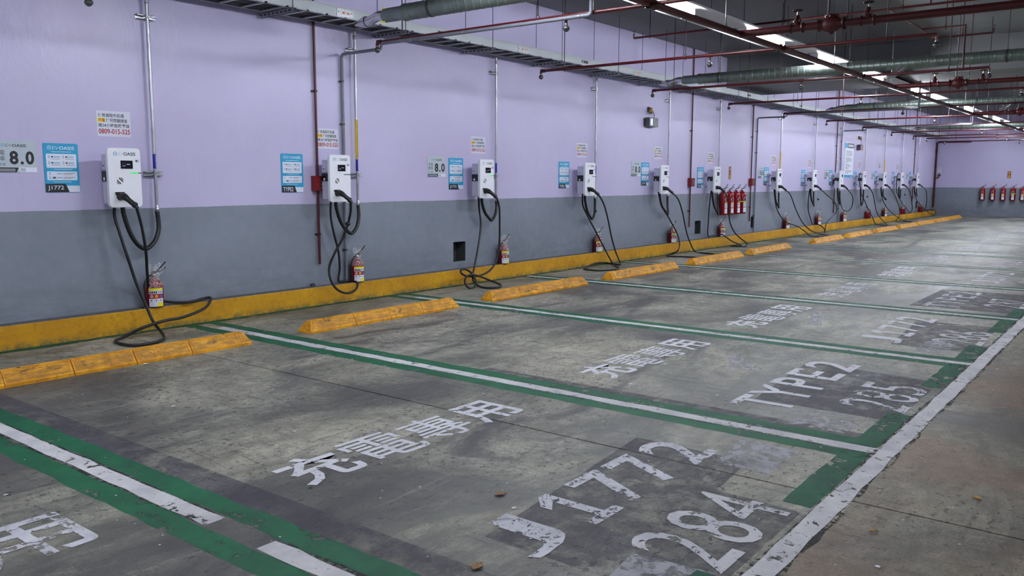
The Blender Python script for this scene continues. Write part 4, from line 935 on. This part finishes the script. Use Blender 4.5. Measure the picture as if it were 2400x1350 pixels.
def duct(x, y0, y1, r, label, tips, seed=1):
    t = thing('spiral_duct', (x, y0, DZ), label, 'duct', 'spiral ducts hung across the bays')
    b = MB(); n = int((y0 - y1) / .085); path, rr = [], []
    for i in range(n + 1):
        y = y0 + (y1 - y0) * i / n
        for dy, k in ((-.012, 0), (-.006, 0), (0, .0045), (.006, 0), (.012, 0)): path.append((x, y - dy, DZ)); rr.append(r + k)
    b.tube(path, r, 'duct', 20, rr=rr)
    # helical seam: shear the rings so that the beads lean
    b.v = [(vx, vy + (vx - x) * .42 + (vz - DZ) * .12, vz) for vx, vy, vz in b.v]
    b.build('spiral_body', t)
    b = MB(); b.lathe([(r * .80, y0 + .26), (r * .86, y0 + .25), (r * .86, y0 + .02), (r + .004, y0 - .01), (r + .006, y0 - .03), (r + .001, y0 - .05)], 'duct', (x, 0, DZ), 'y', 20); b.add([(x + r * .8 * math.cos(R(a)), y0 + .26, DZ + r * .8 * math.sin(R(a))) for a in range(0, 360, 18)], [tuple(range(20))], 'duct'); b.build('end_collar', t)
    nozzle(t, (x, y0 + .25, DZ), (0, 1, -.06))
    for k, (dx, dz) in enumerate(((-.02, .062), (-.035, -.062))):
        b = MB(); b.box(x + dx - .012, x + dx + .012, y0 + .235, y0 + .262, DZ + dz - .006, DZ + dz + .006, 'yellow'); b.build('toggle', t)['label'] = 'yellow toggle clamp'
    y = y0 - .35
    while y > y1:
        b = MB(); b.lathe([(r + .005, y - .012), (r + .005, y + .012)], 'steel_dark', (x, 0, DZ), 'y', 18); b.box(x - .012, x + .012, y - .004, y + .004, DZ + r, cz(x), 'steel_dark'); b.build('hanger_strap', t); y -= 1.9
    for y in tips:
        nozzle(t, (x, y - .08, DZ - r * .4), (-.45, .62, -.42), .8)
    return t
duct(5.79, -1.32, -7.0, .076, 'grey spiral air duct with a silver cone nozzle, nearest at the top left', [])
duct(12.25, -1.22, -7.6, .076, 'grey green spiral air duct, second from the left with side nozzle', [-4.15])
duct(18.9, -1.72, -8.0, .076, 'grey spiral air duct, third from the left behind the light board', [-4.55])
duct(27.3, -1.6, -8.0, .076, 'grey spiral air duct, farthest near the end wall', [])

# ------------------------------------------------------------------ grey drain pipes
def pvc(x, bx, yturn, label):
    t = thing('grey_pipe', (x, -.03, KERB_H), label, 'pipe'); z = 2.632
    r_ = .0165
    b = MB(); b.tube([(x, -.03, KERB_H), (x, -.03, z - .04)] + smooth_path([(x, -.03, z - .03), (x, -.04, z - .006), (x, -.07, z)], 4) + [(x, -.62, z), (bx, -.9, z), (bx, yturn + .03, z)] + smooth_path([(bx, yturn + .03, z), (bx, yturn + .004, z + .01), (bx, yturn, z + .04)], 4) + [(bx, yturn, cz(x))], r_, 'pvc', 10); b.build('pipe', t)
    for zz in (.55, 1.9, 2.35):
        b = MB(); b.lathe([(r_ + .003, zz - .01), (r_ + .003, zz + .01)], 'steel_dark', (x, -.03, 0), 'z', 10); b.box(x - .028, x + .028, -.014, 0, zz - .008, zz + .008, 'steel_dark'); b.build('wall_clip', t)
    for y in (-1.3, -1.95, -2.6, -3.2):
        b = MB(); b.lathe([(r_ + .003, y - .006), (r_ + .003, y + .006)], 'galv', (bx, 0, z), 'y', 10); b.build('tie', t)
    return t
pvc(6.14, 5.90, -3.31, 'grey plastic pipe running down behind the second charger')
pvc(17.66, 17.055, -3.33, 'grey plastic pipe running down right of the four large extinguishers')
pvc(23.6, 22.645, -3.3, 'grey plastic pipe running down left of the tall notice board')

# ------------------------------------------------------------------ red riser pipes with call boxes
for i, (x, z0, kind) in enumerate([(5.775, .42, 'left of the second charger'), (14.53, .44, 'between the fifth and sixth chargers'), (17.42, .44, 'right of the four large extinguishers'), (23.17, .44, 'at the ninth charger'), (31.92, .48, 'at the farthest charger')]):
    t = thing('red_conduit', (x, -.02, z0), 'thin red wall pipe with red box ' + kind, 'pipe', 'thin red wall pipes with boxes')
    b = MB(); b.tube([(x, -.028, z0), (x, -.028, cz(x))], .0135, 'red_pipe', 10); b.build('pipe', t)
    for z in (.74, 2.22):
        b = MB(); b.lathe([(.018, z - .012), (.018, z + .012)], 'red_dark', (x, -.028, 0), 'z', 8); b.box(x - .035, x + .035, -.02, 0, z - .008, z + .008, 'red_dark'); b.build('pipe_clip', t)
    bz = 1.195
    b = MB(); b.box(x - .066, x + .066, -.085, -.004, bz, bz + .155, 'red_box'); o = b.build('call_box', t)
    b = MB(); b.rect(x - .01, x + .058, bz + .012, bz + .14, -.0862, 'ink')
    for k in range(6): b.rect(x, x + .03 + .008 * (k % 3), bz + .03 + k * .017, bz + .036 + k * .017, -.087, 'ink_dim' if k % 2 else 'ink_light')
    b.lathe([(0, -.092), (.007, -.092), (.008, -.0862)], 'chrome', (x + .005, 0, bz + .028), 'y', 8); b.build('black_label', o)
# corner riser on the end wall
t = thing('corner_riser', (35.22, .0, .30), 'dark red riser pipe in the far corner with hose valve', 'pipe')
b = MB(); X = 35.22; Y = -.02 - .03
b.tube([(X, Y, .30), (X, Y, 2.72)] + [(X, Y - .05, 2.75), (X, -1.2, 2.75)], .032, 'red_pipe', 12); b.build('pipe', t)
b = MB(); b.tube(smooth_path([(X, Y, 1.40), (X - .03, Y - .06, 1.40), (X - .05, Y - .12, 1.42), (X - .05, Y - .14, 1.48)], 4), .02, 'red_pipe', 8); b.lathe([(0, -.02), (.05, -.02), (.055, 0), (.05, .02), (0, .02)], 'steel_dark', (X - .05, Y - .15, 1.52), 'x', 14); b.build('hose_valve', t)
for z in (.7, 1.9, 2.4):
    b = MB(); b.lathe([(.037, z - .015), (.037, z + .015)], 'red_dark', (X, Y, 0), 'z', 10); b.box(X, WALL_X1, Y - .01, Y + .01, z - .01, z + .01, 'red_dark'); b.build('pipe_clip', t)

# ------------------------------------------------------------------ small wall devices
def device(x, z, lamp_z, w_, lab, led):
    t = thing('wall_device', (x, 0, z), 'small grey metal box %s' % lab, 'device', 'small metal boxes high on the wall')
    b = MB(); b.box(x, x + w_, -.11, -.02, z, z + .15, 'steel_dark'); b.box(x + .03, x + w_ * .38, -.112, -.11, z + .02, z + .13, 'galv'); b.box(x - .01, x + w_ + .02, -.02, 0, z + .01, z + .14, 'steel_dark'); b.box(x + w_ * .42, x + w_ * .6, -.115, -.11, z + .02, z + .15, 'steel_dark'); b.box(x + w_, x + w_ + .12, -.05, -.04, z + .01, z + .02, 'steel_dark'); b.build('box', t)
    if led:
        b = MB(); b.lathe([(0, -.128), (.016, -.125), (.02, -.112)], 'led_red', (x + w_ * .6, 0, z + .05), 'y', 10); b.build('indicator', t)['label'] = 'glowing red indicator'
    t = thing('wall_detector', (x + .12, 0, lamp_z), 'small brass and black detector on the wall just above the metal box, ' + ('left one' if not led else 'right one'), 'detector')
    b = MB(); X = x + .13; b.lathe([(0, 0), (.034, 0), (.034, .02), (.037, .024), (.037, .045), (.024, .055), (.024, .085), (0, .085)], 'brass', (X, -.06, lamp_z), 'z', 12); b.box(X - .03, X + .03, -.03, 0, lamp_z + .02, lamp_z + .10, 'steel_dark'); b.build('body', t)
    b = MB(); b.lathe([(0, -.012), (.03, -.01), (.032, 0)], 'black', (X, -.06, lamp_z), 'z', 12); b.build('black_base', t)
    b = MB(); b.tube(smooth_path([(X + .045, -.06, lamp_z + .05), (X + .10, -.05, lamp_z + .03), (X + .15, -.04, lamp_z - .03), (X + .155, -.04, z + .15)], 4), .005, 'black', 5); b.build('wire', t)
device(12.76, 2.21, 2.44, .30, 'with a detector above it, over the fifth charger', False)
device(25.07, 2.17, 2.46, .22, 'with a red indicator, right of the tall notice board', True)
# a sprinkler head peeping in at the very top left
t = thing('sprinkler_pipe', (3.1, -.8, Z), 'sprinkler pipe and head at the top left corner', 'pipe')
b = MB(); b.tube([(3.1, -.8, Z - .03), (3.1, -.8, Z), (3.1, -6.6, Z)], .0165, 'red_pipe', 10); b.build('pipe', t)
put('sprinkler_head', head_me, t, (0, 0, -.03))
for y in (-1.15, -2.76, -4.85):
    b = MB(); clip_rod(b, 3.1, y, Z, CEIL); b.build('hanger_rod', t)

# ------------------------------------------------------------------ fallen leaves
def leaf(x, y, s, rz, mat, label):
    t = thing('fallen_leaf', (x, y, .002), label, 'leaf'); t.rotation_euler = (0, 0, rz)
    pts = []; n = 7
    for i in range(n):
        u = i / (n - 1); w_ = .30 * math.sin(math.pi * u) ** .8 * s
        pts += [((u - .5) * s, -w_, .004 * math.sin(3 * u) + .004), ((u - .5) * s, 0, .003 * math.sin(3 * u)), ((u - .5) * s, w_, .004 * math.sin(3 * u) + .004)]
    b = MB(); b.add(pts, [(3 * i + k, 3 * i + 3 + k, 3 * i + 4 + k, 3 * i + 1 + k) for i in range(n - 1) for k in (0, 1)], mat, True); b.build('blade', t, origin=L0)
    b = MB(); b.tube([(s * .5, 0, .002), (s * .72, .004, .001)], .0009, mat, 4); b.build('stalk', t, origin=L0)
leaf(2.66, -4.965, .055, R(-20), 'leaf', 'curled brown leaf on bare concrete left of the letter J')
leaf(2.09, -5.32, .06, R(10), 'leaf', 'brown leaf near the bottom edge beside the green line')
leaf(3.855, -6.56, .04, R(60), 'leaf_yellow', 'small yellow brown leaf in the driving lane')
leaf(3.24, -6.31, .03, R(140), 'leaf_yellow', 'tiny pale leaf just outside the white front line')
leaf(2.22, -4.27, .028, R(30), 'leaf_green', 'tiny green scrap under the first white character')
leaf(2.16, -3.926, .025, R(80), 'leaf', 'tiny brown scrap left of the first white character')
leaf(3.05, -1.42, .05, R(15), 'chip', 'pale curled leaf in front of the nearest wheel stop')

t = thing('rubber_knob', (5.66, -.045, KERB_H), 'small black rubber knob on the kerb left of the second charger cable', 'knob')
b = MB(); b.lathe([(.028, 0), (.03, .012), (.022, .03), (0, .036)], 'black', seg=12); b.build('dome', t, origin=L0)
b = MB(); b.lathe([(.034, 0), (.034, .005), (.028, .006)], 'steel_dark', seg=12); b.build('base_ring', t, origin=L0)
